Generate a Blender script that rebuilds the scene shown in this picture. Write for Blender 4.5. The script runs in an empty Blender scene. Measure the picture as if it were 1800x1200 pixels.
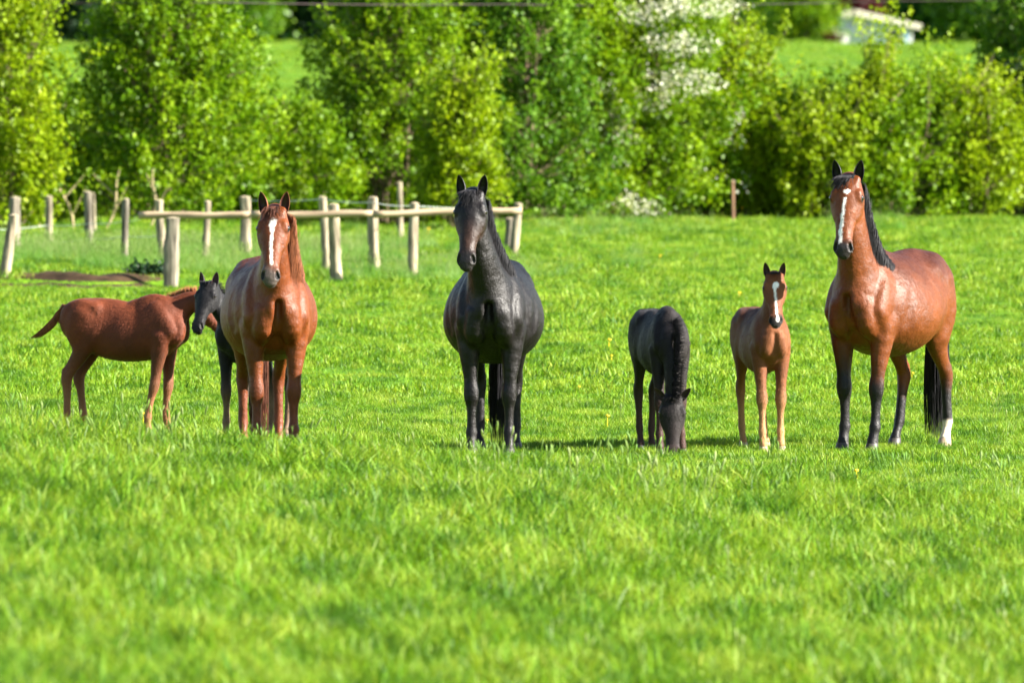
import bpy, math, random
import numpy as np
from mathutils import Vector, Matrix
random.seed(11)
RNG = np.random.default_rng(7)
S = bpy.context.scene
COL = S.collection
R = math.radians

# ---------------------------------------------------------------- camera, light, exposure
CAM_Z = 3.6
FPX = 20000.0                      # focal length in pixels of the 1800 px wide photograph
PITCH = math.atan(600 / FPX)
cam_data = bpy.data.cameras.new('camera')
cam_data.lens = 400.0
cam_data.sensor_width = 36.0
cam_data.clip_start = 0.5
cam_data.clip_end = 4000.0
cam_data.dof.use_dof = True
cam_data.dof.focus_distance = 90.6
cam_data.dof.aperture_fstop = 5.6
cam_data.dof.aperture_blades = 9
cam = bpy.data.objects.new('camera', cam_data)
cam.location = (0, 0, CAM_Z)
cam.rotation_euler = (math.pi / 2 - PITCH, 0, 0)
COL.objects.link(cam)
S.camera = cam

SUN_AZ = R(77)                     # from the direction scene -> camera, towards the right of the picture
SUN_EL = R(31)
sun_dir = Vector((math.sin(SUN_AZ) * math.cos(SUN_EL), -math.cos(SUN_AZ) * math.cos(SUN_EL), math.sin(SUN_EL)))
world = bpy.data.worlds.new('World')
S.world = world
world.use_nodes = True
wn = world.node_tree.nodes
bg = wn['Background']
sky = wn.new('ShaderNodeTexSky')
sky.sky_type = 'NISHITA'
sky.sun_disc = False
sky.sun_elevation = SUN_EL
sky.sun_rotation = math.atan2(sun_dir.x, sun_dir.y)
sky.air_density = 1.2
sky.dust_density = 0.4
world.node_tree.links.new(sky.outputs[0], bg.inputs[0])
bg.inputs[1].default_value = 0.05
sun_data = bpy.data.lights.new('sun', 'SUN')
sun_data.energy = 5.0
sun_data.angle = R(0.55)
sun_data.color = (1.0, 0.94, 0.84)
sun = bpy.data.objects.new('sun', sun_data)
sun.rotation_euler = (-sun_dir).to_track_quat('-Z', 'Y').to_euler()
sun.location = (30, 60, 40)
COL.objects.link(sun)
S.view_settings.view_transform = 'Standard'
S.view_settings.look = 'None'
S.view_settings.gamma = 1.0
S.view_settings.use_curve_mapping = False
S.view_settings.exposure = 2.42
S.render.engine = 'CYCLES'
S.cycles.max_bounces = 6
S.cycles.diffuse_bounces = 3
S.cycles.glossy_bounces = 2
S.cycles.transmission_bounces = 4
S.cycles.transparent_max_bounces = 4
S.cycles.use_denoising = True


def at(px, py, d):
    """world point at distance y = d that the photograph shows at pixel (px, py)"""
    x = (px - 900) / FPX
    y = (600 - py) / FPX
    v = Vector((x, y, -1.0))
    v.rotate(cam.rotation_euler)
    return Vector((0, 0, CAM_Z)) + v * (d / v.y)


# ---------------------------------------------------------------- object helpers
def tag(o, label=None, cat=None, group=None, kind=None):
    if label: o['label'] = label
    if cat: o['category'] = cat
    if group: o['group'] = group
    if kind: o['kind'] = kind
    return o


def link(name, me, parent=None):
    o = bpy.data.objects.new(name, me)
    COL.objects.link(o)
    if parent is not None:
        o.parent = parent
    return o


def empty(name, loc, rz, label, cat, group=None):
    o = bpy.data.objects.new(name, None)
    COL.objects.link(o)
    o.location = loc
    o.rotation_euler = (0, 0, rz)
    o.empty_display_size = 0.2
    return tag(o, label, cat, group)


def np_mesh(name, V, F, mat, col=None, smooth=True, mats=None):
    """V (n,3); F: (m,3) or (m,4) array or a list of such arrays"""
    if not isinstance(F, list):
        F = [F]
    F = [np.asarray(f, dtype=np.int32) for f in F if len(f)]
    me = bpy.data.meshes.new(name)
    V = np.asarray(V, dtype=np.float32)
    me.vertices.add(len(V))
    me.vertices.foreach_set('co', V.ravel())
    nl = sum(f.size for f in F)
    npoly = sum(len(f) for f in F)
    me.loops.add(nl)
    me.loops.foreach_set('vertex_index', np.concatenate([f.ravel() for f in F]))
    me.polygons.add(npoly)
    tot = np.concatenate([np.full(len(f), f.shape[1], dtype=np.int32) for f in F])
    st = np.concatenate([[0], np.cumsum(tot)[:-1]]).astype(np.int32)
    me.polygons.foreach_set('loop_start', st)
    me.polygons.foreach_set('loop_total', tot)
    me.update(calc_edges=True)
    if col is not None:
        c = np.ones((len(V), 4), dtype=np.float32)
        c[:, :3] = col
        a = me.color_attributes.new('Col', 'FLOAT_COLOR', 'POINT')
        a.data.foreach_set('color', c.ravel())
    for m in ([mat] if mats is None else mats):
        me.materials.append(m)
    if smooth:
        me.polygons.foreach_set('use_smooth', np.ones(npoly, dtype=bool))
    return me


def _hash(ix, iy, iz):
    n = (ix * 374761393 + iy * 668265263 + iz * 1274126177) & 0x7fffffff
    n = ((n ^ (n >> 13)) * 1103515245) & 0x7fffffff
    n = n ^ (n >> 16)
    return (n & 0xffff) / 65535.0


def vnoise(p, scale=1.0, seed=0):
    """value noise in 0..1, p (...,3)"""
    q = np.asarray(p, dtype=np.float64) * scale + seed * 17.31 + 1000.0
    i = np.floor(q).astype(np.int64)
    f = q - i
    f = f * f * (3 - 2 * f)
    out = 0
    for dx in (0, 1):
        wx = f[..., 0] if dx else 1 - f[..., 0]
        for dy in (0, 1):
            wy = f[..., 1] if dy else 1 - f[..., 1]
            for dz in (0, 1):
                wz = f[..., 2] if dz else 1 - f[..., 2]
                out = out + wx * wy * wz * _hash(i[..., 0] + dx, i[..., 1] + dy, i[..., 2] + dz)
    return out


def sm(a, b, x):
    t = np.clip((x - a) / (b - a), 0, 1)
    return t * t * (3 - 2 * t)


# ---------------------------------------------------------------- materials
def new_mat(name):
    m = bpy.data.materials.new(name)
    m.use_nodes = True
    nt = m.node_tree
    b = nt.nodes['Principled BSDF']
    return m, nt, b


def N(nt, t, **kw):
    n = nt.nodes.new(t)
    for k, v in kw.items():
        setattr(n, k, v)
    return n


def noise_node(nt, scale, detail=3.0, coord='Object', stretch=None):
    tc = N(nt, 'ShaderNodeTexCoord')
    src = tc.outputs[coord]
    if stretch:
        mp = N(nt, 'ShaderNodeMapping')
        mp.inputs['Scale'].default_value = stretch
        nt.links.new(src, mp.inputs[0])
        src = mp.outputs[0]
    n = N(nt, 'ShaderNodeTexNoise')
    n.inputs['Scale'].default_value = scale
    n.inputs['Detail'].default_value = detail
    nt.links.new(src, n.inputs['Vector'])
    return n


def ramp(nt, fac, stops):
    r = N(nt, 'ShaderNodeValToRGB')
    e = r.color_ramp.elements
    while len(e) < len(stops):
        e.new(0.5)
    for el, (p, c) in zip(e, stops):
        el.position = p
        el.color = (*c, 1)
    nt.links.new(fac, r.inputs[0])
    return r.outputs[0]


def mixc(nt, a, b, fac, mode='MIX'):
    m = N(nt, 'ShaderNodeMix', data_type='RGBA', blend_type=mode)
    for s, v in ((m.inputs[6], a), (m.inputs[7], b), (m.inputs[0], fac)):
        if isinstance(v, (int, float)):
            s.default_value = v
        elif isinstance(v, tuple):
            s.default_value = (*v, 1) if len(v) == 3 else v
        else:
            nt.links.new(v, s)
    return m.outputs[2]


def bump(nt, b, h, strength, dist):
    bp = N(nt, 'ShaderNodeBump')
    bp.inputs['Strength'].default_value = strength
    bp.inputs['Distance'].default_value = dist
    nt.links.new(h, bp.inputs['Height'])
    nt.links.new(bp.outputs[0], b.inputs['Normal'])


def coat_mat(name, rough=0.42, sheen=0.15, relief=.024):
    m, nt, b = new_mat(name)
    at_ = N(nt, 'ShaderNodeVertexColor', layer_name='Col')
    n1 = noise_node(nt, 4.0, 6, stretch=(1, 1, .7))
    n2 = noise_node(nt, 240.0, 2, stretch=(1, 1, 0.25))
    var = ramp(nt, n1.outputs['Fac'], [(0.3, (0.72, 0.68, 0.66)), (0.7, (1.12, 1.11, 1.10))])
    c = mixc(nt, at_.outputs['Color'], var, 1.0, 'MULTIPLY')
    var2 = ramp(nt, n2.outputs['Fac'], [(0.3, (0.8, 0.8, 0.8)), (0.7, (1.15, 1.15, 1.15))])
    c = mixc(nt, c, var2, 1.0, 'MULTIPLY')
    nt.links.new(c, b.inputs['Base Color'])
    rr = N(nt, 'ShaderNodeMapRange')
    rr.inputs['To Min'].default_value = rough - 0.06
    rr.inputs['To Max'].default_value = rough + 0.14
    nt.links.new(n1.outputs['Fac'], rr.inputs[0])
    nt.links.new(rr.outputs[0], b.inputs['Roughness'])
    b.inputs['Specular IOR Level'].default_value = 0.27
    b.inputs['Sheen Weight'].default_value = sheen
    b.inputs['Sheen Roughness'].default_value = 0.4
    n3 = noise_node(nt, 6.5, 4)
    n4 = noise_node(nt, 26.0, 3, stretch=(1, 1, .5))
    ad = N(nt, 'ShaderNodeMath', operation='MULTIPLY_ADD')
    nt.links.new(n2.outputs['Fac'], ad.inputs[0]); ad.inputs[1].default_value = .045
    ad2 = N(nt, 'ShaderNodeMath', operation='MULTIPLY_ADD')
    nt.links.new(n4.outputs['Fac'], ad2.inputs[0]); ad2.inputs[1].default_value = .10
    nt.links.new(n3.outputs['Fac'], ad2.inputs[2])
    nt.links.new(ad2.outputs[0], ad.inputs[2])
    bump(nt, b, ad.outputs[0], 0.8, relief)
    return m


def flat_mat(name, col, rough=0.6, nscale=30, var=0.25, spec=0.4, bmp=0.0, stretch=None):
    m, nt, b = new_mat(name)
    n = noise_node(nt, nscale, 4, stretch=stretch)
    lo = tuple(c * (1 - var) for c in col)
    hi = tuple(min(1, c * (1 + var)) for c in col)
    nt.links.new(ramp(nt, n.outputs['Fac'], [(0.3, lo), (0.7, hi)]), b.inputs['Base Color'])
    b.inputs['Roughness'].default_value = rough
    b.inputs['Specular IOR Level'].default_value = spec
    if bmp:
        bump(nt, b, n.outputs['Fac'], bmp, 0.01)
    return m
# ================================================================ HORSES
def catmull(P, n=3):
    """rows of control values -> resampled rows"""
    P = np.asarray(P, dtype=float)
    Q = np.vstack([2 * P[0] - P[1], P, 2 * P[-1] - P[-2]])
    out = []
    for i in range(len(P) - 1):
        p0, p1, p2, p3 = Q[i:i + 4]
        for k in range(n):
            t = k / n
            out.append(0.5 * (2 * p1 + (p2 - p0) * t + (2 * p0 - 5 * p1 + 4 * p2 - p3) * t * t + (3 * p1 - p0 - 3 * p2 + p3) * t ** 3))
    out.append(P[-1])
    return np.array(out)


def nrm(v):
    return v / (np.linalg.norm(v, axis=-1, keepdims=True) + 1e-9)


class Chain:
    """a lofted limb: rows of x,y,z, lateral radius, dorsoventral radius, pear"""
    def __init__(self, rows, L=(0, 1, 0), L2=None, k=0.04, n=3, sub=False, tagname=''):
        rows = [list(r) + [0.0] * (6 - len(r)) for r in rows]
        P = catmull(rows, n) if n > 1 else np.array(rows, dtype=float)
        self.P = P
        m = len(P)
        L = np.array(L, dtype=float)
        L2 = L if L2 is None else np.array(L2, dtype=float)
        t = np.linspace(0, 1, m)[:, None]
        t = t * t * (3 - 2 * t)
        T = np.gradient(P[:, :3], axis=0)
        T = nrm(T)
        Lv = L * (1 - t) + L2 * t
        Lv = nrm(Lv - T * (Lv * T).sum(1, keepdims=True))
        self.T, self.L, self.U = T, Lv, np.cross(T, Lv)
        self.k, self.sub, self.tag = k, sub, tagname

    def grid_dist(self, ax, i0, i1, lo, h):
        """distance on the box i0..i1, each segment only inside its own box"""
        P = self.P
        out = np.full(tuple(i1 - i0), 1.0, dtype=np.float32)
        rad = P[:, 3:5].max(1) * (1 + np.abs(P[:, 5])) + self.k + 2 * h
        for i in range(len(P) - 1):
            l = np.minimum(P[i, :3] - rad[i], P[i + 1, :3] - rad[i + 1])
            u = np.maximum(P[i, :3] + rad[i], P[i + 1, :3] + rad[i + 1])
            a = np.maximum(np.floor((l - lo) / h).astype(int), i0)
            b = np.minimum(np.ceil((u - lo) / h).astype(int) + 1, i1)
            if np.any(b <= a):
                continue
            g = np.stack(np.meshgrid(*[ax[j][a[j]:b[j]].astype(np.float32) for j in range(3)], indexing='ij'), -1)
            sl = tuple(slice(a[j] - i0[j], b[j] - i0[j]) for j in range(3))
            out[sl] = np.minimum(out[sl], self.dist(g, (i, i + 1)))
        return out

    def dist(self, X, rng=None):
        best = None
        P = self.P.astype(np.float32)
        for i in range(*(rng or (0, len(P) - 1))):
            A, B = P[i, :3], P[i + 1, :3]
            AB = B - A
            D = X - A
            t = np.clip((D @ AB) / (AB @ AB + 1e-12), 0, 1).astype(np.float32)
            t1 = t[..., None]
            D = D - t1 * AB
            L0, L1, U0, U1 = (q.astype(np.float32) for q in (self.L[i], self.L[i + 1], self.U[i], self.U[i + 1]))
            u = (D @ L0) * (1 - t) + (D @ L1) * t
            v = (D @ U0) * (1 - t) + (D @ U1) * t
            w2 = np.maximum((D * D).sum(-1) - u * u - v * v, 0)
            ra = P[i, 3] * (1 - t) + P[i + 1, 3] * t
            rb = P[i, 4] * (1 - t) + P[i + 1, 4] * t
            pe = P[i, 5] * (1 - t) + P[i + 1, 5] * t
            ra = ra * (1 + pe * np.clip(v / rb, -1, 1))
            rc = np.minimum(ra, rb)
            k0 = np.sqrt((u / ra) ** 2 + (v / rb) ** 2 + w2 / rc ** 2)
            k1 = np.sqrt((u / ra ** 2) ** 2 + (v / rb ** 2) ** 2 + w2 / rc ** 4) + 1e-6
            d = np.where(k0 < 0.05, -rc, k0 * (k0 - 1) / k1)
            best = d if best is None else np.minimum(best, d)
        return best


def surface_nets(G, org, h):
    ins = G < 0
    c = np.zeros(tuple(s - 1 for s in G.shape), dtype=np.int8)
    corners = [(a, b, d) for a in (0, 1) for b in (0, 1) for d in (0, 1)]
    nx, ny, nz = G.shape
    for a, b, d in corners:
        c += ins[a:nx - 1 + a, b:ny - 1 + b, d:nz - 1 + d]
    act = (c > 0) & (c < 8)
    idx = np.argwhere(act)
    vals = {q: G[idx[:, 0] + q[0], idx[:, 1] + q[1], idx[:, 2] + q[2]] for q in corners}
    acc = np.zeros((len(idx), 3))
    cnt = np.zeros(len(idx))
    for q in corners:
        for ax in range(3):
            if q[ax] == 0:
                r = list(q); r[ax] = 1; r = tuple(r)
                v0, v1 = vals[q], vals[r]
                m = (v0 < 0) != (v1 < 0)
                t = np.where(m, v0 / np.where(m, v0 - v1, 1), 0)
                p = np.zeros((len(idx), 3)) + np.array(q)
                p[:, ax] = t
                acc += p * m[:, None]
                cnt += m
    V = (idx + acc / cnt[:, None]) * h + org
    vid = -np.ones(c.shape, dtype=np.int64)
    vid[act] = np.arange(len(idx))
    quads = []
    for ax in range(3):
        o = [i for i in range(3) if i != ax]
        sl0 = [slice(None)] * 3; sl1 = [slice(None)] * 3
        sl0[ax] = slice(0, -1); sl1[ax] = slice(1, None)
        m = ins[tuple(sl0)] != ins[tuple(sl1)]
        e = np.argwhere(m)
        e = e[(e[:, o[0]] > 0) & (e[:, o[1]] > 0) & (e[:, o[0]] < G.shape[o[0]] - 1) & (e[:, o[1]] < G.shape[o[1]] - 1)]
        neg = ins[e[:, 0], e[:, 1], e[:, 2]]
        def cell(da, db):
            f = e.copy(); f[:, o[0]] -= da; f[:, o[1]] -= db
            return vid[f[:, 0], f[:, 1], f[:, 2]]
        q = np.stack([cell(1, 1), cell(0, 1), cell(0, 0), cell(1, 0)], 1)
        flip = neg if ax != 1 else ~neg
        q[~flip] = q[~flip][:, ::-1]
        quads.append(q)
    return V, np.concatenate(quads)


def tubes(paths, r0, r1, sides=3, colf=None):
    """paths (n,m,3); radius tapers r0 -> r1; returns V,F"""
    paths = np.asarray(paths, dtype=float)
    n, m, _ = paths.shape
    T = nrm(np.gradient(paths, axis=1))
    ref = np.zeros_like(T); ref[..., 0] = 0.35; ref[..., 1] = 0.9; ref[..., 2] = 0.12
    A = nrm(np.cross(T, ref)); B = np.cross(T, A)
    s = np.linspace(0, 1, m)
    rad = (r0 * (1 - s) + r1 * s) * (0.55 + 0.9 * s * (1 - s) * 2)
    an = np.arange(sides) * 2 * math.pi / sides
    ring = A[:, :, None, :] * np.cos(an)[None, None, :, None] + B[:, :, None, :] * np.sin(an)[None, None, :, None]
    V = paths[:, :, None, :] + ring * rad[None, :, None, None]
    V = V.reshape(-1, 3)
    base = (np.arange(n)[:, None] * m + np.arange(m - 1)[None, :])[..., None] * sides + np.arange(sides)
    nxt = (np.arange(n)[:, None] * m + np.arange(m - 1)[None, :])[..., None] * sides + (np.arange(sides) + 1) % sides
    F = np.stack([base, nxt, nxt + sides, base + sides], -1).reshape(-1, 4)
    return V, F


M_COAT = coat_mat('short_horse_coat', 0.45, 0.0, .030)
M_FOALCOAT = coat_mat('fluffy_foal_coat', 0.62, 0.05, .016)
M_EYE = flat_mat('horse_eye', (0.012, 0.008, 0.006), 0.08, 20, 0.1, 0.8)
M_HOOF_D = flat_mat('dark_hoof', (0.035, 0.03, 0.027), 0.5, 60, 0.3)
M_HOOF_L = flat_mat('pale_hoof', (0.30, 0.22, 0.15), 0.5, 60, 0.3)


def hair_mat(name, col, rough=0.45):
    return flat_mat(name, col, rough + .1, 45, 0.5, 0.25, 0.0, (1, 1, 0.2))


HAIR = {
    'black': hair_mat('black_hair', (0.0096, 0.0088, 0.0112)),
    'chestnut': hair_mat('chestnut_hair', (0.1600, 0.0520, 0.0200)),
    'darkred': hair_mat('dark_red_hair', (0.0720, 0.0224, 0.0112)),
    'foalred': hair_mat('foal_red_hair', (0.2080, 0.0680, 0.0240)),
    'paletail': hair_mat('pale_tail_hair', (0.2400, 0.1360, 0.0720)),
    'dark': hair_mat('dark_brown_hair', (0.0160, 0.0120, 0.0128)),
}


class Horse:
    def __init__(self, foal=False, girth=1.0, head=(1.0, 0, 2.0), yaw=0, pitch=68, roll=0, neck_t0=None, neck_t1=None,
                 feet=None, h=0.009, headscale=None, neck_k=(1.0, 1.0), hscale=1.0, bend=0.0):
        self.foal = foal
        self.hw = 1.36 if foal else 1.27
        self.h = h
        self.hs = (0.69 if foal else 1.0) if headscale is None else headscale
        self.feet = feet or {}
        self.chains = []
        self.girth = girth
        self.pose_head(head, yaw, pitch, roll)
        self.build_torso()
        self.build_neck(neck_t0, neck_t1, neck_k)
        self.build_head()
        self.legs = {}
        for nm in ('fl', 'fr', 'hl', 'hr'):
            self.build_leg(nm)

    # ---- proportion maps (adult coordinates -> this animal)
    def X(self, x): return x * (0.67 if self.foal else 0.94)
    def Y(self, y): return y * (0.54 if self.foal else 1.0)
    def Z(self, z):
        if not self.foal: return z
        return z * 0.86 if z < 0.86 else 0.7396 + (z - 0.86) * 0.60
    def B(self, r): return r * (0.60 if self.foal else 1.0)
    def LR(self, r): return r * (0.71 if self.foal else 1.0)

    def add(self, *a, **k):
        c = Chain(*a, **k)
        self.chains.append(c)
        return c

    def pose_head(self, head, yaw, pitch, roll):
        ya, pi_, ro = R(yaw), R(pitch), R(roll)
        hd = np.array([math.cos(ya), math.sin(ya), 0.0])
        z = np.array([0, 0, 1.0])
        F = hd * math.cos(pi_) - z * math.sin(pi_)
        Nn = hd * math.sin(pi_) + z * math.cos(pi_)
        Sd = np.array([-math.sin(ya), math.cos(ya), 0.0])
        c, s = math.cos(ro), math.sin(ro)
        S2 = Sd * c + Nn * s
        N2 = Nn * c - Sd * s
        self.O, self.F, self.N, self.S = np.array(head, dtype=float), F, N2, S2

    def hp(self, s, n, y):
        q = self.hs
        return self.O + self.F * s * q + self.N * n * q + self.S * y * q

    def build_torso(self):
        g = self.girth
        f = self.foal
        gb = 0.80 if f else 1.0
        rows = [(-0.74, 1.235, .13, .17, 0), (-0.64, 1.235, .225, .28, -.05), (-0.45, 1.235, .275, .325, -.12), (-0.20, 1.175, .31 * g * gb, .365, -.18),
                (0.02, 1.13, .335 * g * gb, .40 if not f else .36, -.16), (0.24, 1.145, .31 * g * gb, .395 if not f else .36, -.12), (0.42, 1.20, .245, .375, -.10),
                (0.56, 1.19, .215, .29, 0), (0.66, 1.16, .18, .20, 0)]
        fb = 1.13 if f else 1.0
        self.add([(self.X(x), 0, self.Z(z) - (.035 if f and -.5 < x < .6 else 0), self.B(a), self.B(b) * (fb if -.5 < x < .6 else 1), p) for x, z, a, b, p in rows], k=0.05, n=5, tagname='torso')
        X, Y, Z, B = self.X, self.Y, self.Z, self.B
        # withers ridge
        self.add([(X(.50), 0, Z(1.46), B(.06), B(.10)), (X(.34), 0, Z(1.50), B(.06), B(.085)), (X(.12), 0, Z(1.45), B(.06), B(.06))], k=B(.10))
        for s in (-1, 1):
            # shoulder blade and shoulder muscle
            self.add([(X(.40), s * Y(.14), Z(1.42), B(.05), B(.11)), (X(.52), s * Y(.19), Z(1.24), B(.07), B(.13)), (X(.63), s * Y(.185), Z(1.08), B(.080), B(.11))], k=B(.035))
            # breast muscle
            self.add([(X(.715), s * Y(.098), Z(1.14), B(.088), B(.10)), (X(.71), s * Y(.108), Z(1.01), B(.088), B(.085)), (X(.61), s * Y(.12), Z(.94), B(.07), B(.07))], k=B(.016))
            if s > 0:   # groove between the two breast muscles
                self.add([(X(.825), 0, Z(1.20), B(.030), B(.05)), (X(.820), 0, Z(1.08), B(.036), B(.05)), (X(.79), 0, Z(.95), B(.040), B(.05))], k=B(.05), sub=True)
            # hollows behind the shoulder blade, in front of it and in the flank
            if not f:
                self.add([(X(.30), s * .285 * g, Z(1.42), .02, .03), (X(.36), s * .325 * g, Z(1.20), .025, .03), (X(.40), s * .30 * g, Z(1.0), .02, .03)], k=.06, sub=True)
                self.add([(X(.60), s * .225, Z(1.42), .02, .02), (X(.72), s * .23, Z(1.24), .022, .02)], k=.05, sub=True, n=1)
                self.add([(X(-.27), s * .33 * g, Z(1.34), .02, .03), (X(-.25), s * .36 * g, Z(1.12), .022, .03)], k=.07, sub=True, n=1)
            # hip, croup and thigh
            self.add([(X(-.34), s * Y(.17), Z(1.39), B(.075), B(.08)), (X(-.55), s * Y(.13), Z(1.42), B(.09), B(.10)), (X(-.70), s * Y(.10), Z(1.33), B(.08), B(.10))], k=B(.07))
            self.add([(X(-.50), s * Y(.17), Z(1.30), B(.13), B(.20)), (X(-.55), s * Y(.185), Z(1.08), B(.115), B(.20)), (X(-.53), s * Y(.18), Z(.88), B(.085), B(.14))], k=B(.05))
            # flank / stifle
            self.add([(X(-.32), s * Y(.20), Z(1.08), B(.07), B(.08)), (X(-.37), s * Y(.195), Z(.96), B(.075), B(.09))], k=B(.05), n=1)
            # upper arm over the front leg, flank fold, point of hip, windpipe groove
            self.add([(X(.66), s * Y(.165), Z(1.06), B(.06), B(.07)), (X(.55), s * Y(.205), Z(.98), B(.06), B(.075))], k=B(.03), n=1)
            if not f: self.add([(X(-.24), s * Y(.225), Z(1.36), B(.035), B(.04)), (X(-.34), s * Y(.225), Z(1.37), B(.04), B(.045))], k=B(.07), n=1)
            # elbow
            self.add([(X(.50), s * Y(.185), Z(1.02), B(.07), B(.09)), (X(.50), s * Y(.165), Z(.90), B(.055), B(.075))], k=B(.04), n=1)

    def build_neck(self, t0, t1, nk):
        X, Z, B = self.X, self.Z, self.B
        P0 = np.array([X(.44), 0, Z(1.24)])
        P3 = self.hp(-.02, -.055, 0)
        dl = np.linalg.norm(P3 - P0)
        t0 = nrm(np.array(t0 if t0 else (.75, 0, .66), dtype=float))
        t1 = nrm(np.array(t1 if t1 else (.25, 0, .95), dtype=float))
        P1 = P0 + t0 * dl * .36
        P2 = P3 - t1 * dl * .36
        prof = [(.175, .29), (.158, .245), (.130, .20), (.108, .165), (.092, .135), (.080, .105)]
        rows = []
        for i, (a, b) in enumerate(prof):
            t = i / 5
            p = P0 * (1 - t) ** 3 + 3 * P1 * t * (1 - t) ** 2 + 3 * P2 * t * t * (1 - t) + P3 * t ** 3
            sc = B(1.0) * (1 - t) + (self.hs if self.foal else 1.0) * t
            rows.append((*p, a * sc * nk[0], b * sc * nk[1], -.10 * (1 - t)))
        self.neck = self.add(rows, L=(0, 1, 0), L2=tuple(self.S), k=B(.06), n=7, tagname='neck')
        self.neckP3 = P3

    def build_head(self):
        q = self.hs
        w = self.hw
        hp = lambda s_, n_, y_: self.hp(s_, n_, y_ * w / 1.08)
        L = tuple(self.S)
        rows = [(0.0, -.03, .070, .082), (.07, -.03, .090, .105), (.14, -.032, .100, .118), (.22, -.032, .090, .110), (.31, -.010, .066, .080),
                (.40, .0, .053, .062), (.48, .002, .050, .056), (.54, -.002, .052, .052), (.585, -.010, .042, .040)]
        self.head = self.add([(*hp(s, n, 0), a * q * w, b * q, 0.04) for s, n, a, b in rows], L=L, k=.03 * q, tagname='head')
        for s in (-1, 1):
            self.add([(*hp(.11, -.085, s * .052), .05 * q, .055 * q), (*hp(.18, -.09, s * .055), .052 * q, .062 * q), (*hp(.24, -.07, s * .048), .04 * q, .05 * q)], L=L, k=.03 * q)
            self.add([(*hp(.10, .035, s * .080), .026 * q, .028 * q), (*hp(.145, .030, s * .088), .024 * q, .024 * q)], L=L, k=.025 * q, n=1)
            self.add([(*hp(.17, -.010, s * .088), .02 * q, .018 * q), (*hp(.29, -.012, s * .062), .016 * q, .014 * q)], L=L, k=.03 * q, n=1)
            self.add([(*hp(.500, .022, s * .036), .027 * q, .027 * q), (*hp(.55, .012, s * .042), .030 * q, .030 * q)], L=L, k=.02 * q, n=1)
            self.add([(*hp(.520, .040, s * .044), .012 * q, .015 * q), (*hp(.560, .028, s * .052), .017 * q, .022 * q)], L=L, k=.008 * q, n=1, sub=True)
            # ear base
            self.add([(*hp(0.03, .02, s * .055), .03 * q, .03 * q), (*hp(-.015, .02, s * .062), .028 * q, .028 * q)], L=L, k=.03 * q, n=1)
        self.add([(*hp(.52, -.045, 0), .036 * q, .028 * q), (*hp(.585, -.046, 0), .036 * q, .030 * q)], L=L, k=.02 * q, n=1)
        self.add([(*hp(.604, -.022, -.05), .05 * q, .0055 * q), (*hp(.604, -.022, .05), .05 * q, .0055 * q)], L=tuple(self.F), k=.008 * q, n=1, sub=True)

    def build_leg(self, nm):
        s = 1 if nm[1] == 'l' else -1
        X, Y, Z, LR = self.X, self.Y, self.Z, self.LR
        dx, dy, lift = (list(self.feet.get(nm, (0, 0))) + [0])[:3]
        if nm[0] == 'f':
            rows = [(.505, .178, 1.02, .098, .125), (.525, .170, .88, .088, .105), (.535, .160, .72, .066, .078), (.545, .154, .60, .052, .056), (.552, .150, .53, .060, .056),
                    (.552, .149, .47, .057, .054), (.545, .148, .40, .040, .044), (.543, .148, .31, .034, .040), (.545, .148, .235, .037, .043), (.550, .148, .20, .045, .048),
                    (.562, .148, .155, .037, .040), (.578, .148, .105, .040, .043), (.588, .148, .075, .043, .049)]
            ztop = 1.0
        else:
            rows = [(-.42, .175, 1.04, .085, .15), (-.475, .170, .90, .088, .130), (-.55, .160, .77, .066, .094), (-.625, .152, .67, .048, .068), (-.685, .147, .60, .050, .064), (-.70, .145, .54, .050, .062),
                    (-.690, .144, .46, .040, .048), (-.682, .144, .36, .035, .042), (-.678, .144, .25, .038, .044), (-.672, .144, .205, .040, .046),
                    (-.650, .144, .155, .032, .035), (-.625, .144, .105, .035, .040), (-.612, .144, .075, .043, .048)]
            ztop = 1.05
        out = []
        for x, y, z, a, b in rows:
            w = min(1, max(0, (ztop - z) / (ztop - .1)))
            knee = 1.06 if (self.foal and (0.44 < z < 0.62)) else 1.0
            f = LR(1) * knee
            zz = Z(z)
            if self.foal: y = y * 1.0
            out.append((X(x) + dx * w, s * Y(y) + dy * w, zz + lift, a * f, b * f))
        c = self.add(out, k=LR(.025), n=2, tagname='leg_' + nm)
        self.legs[nm] = c
        # heel bone and knee details
        if nm[0] == 'h':
            w = .45
            self.add([(X(-.745) + dx * w, s * Y(.146) + dy * w, Z(.635), LR(.020), LR(.020)), (X(-.725) + dx * w, s * Y(.146) + dy * w, Z(.52), LR(.022), LR(.022))], k=LR(.03), n=1)
            self.add([(X(-.60) + dx * .3, s * Y(.155) + dy * .3, Z(.80), LR(.022), LR(.03)), (X(-.735) + dx * w, s * Y(.147) + dy * w, Z(.64), LR(.014), LR(.016))], k=LR(.03), n=1)

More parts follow.
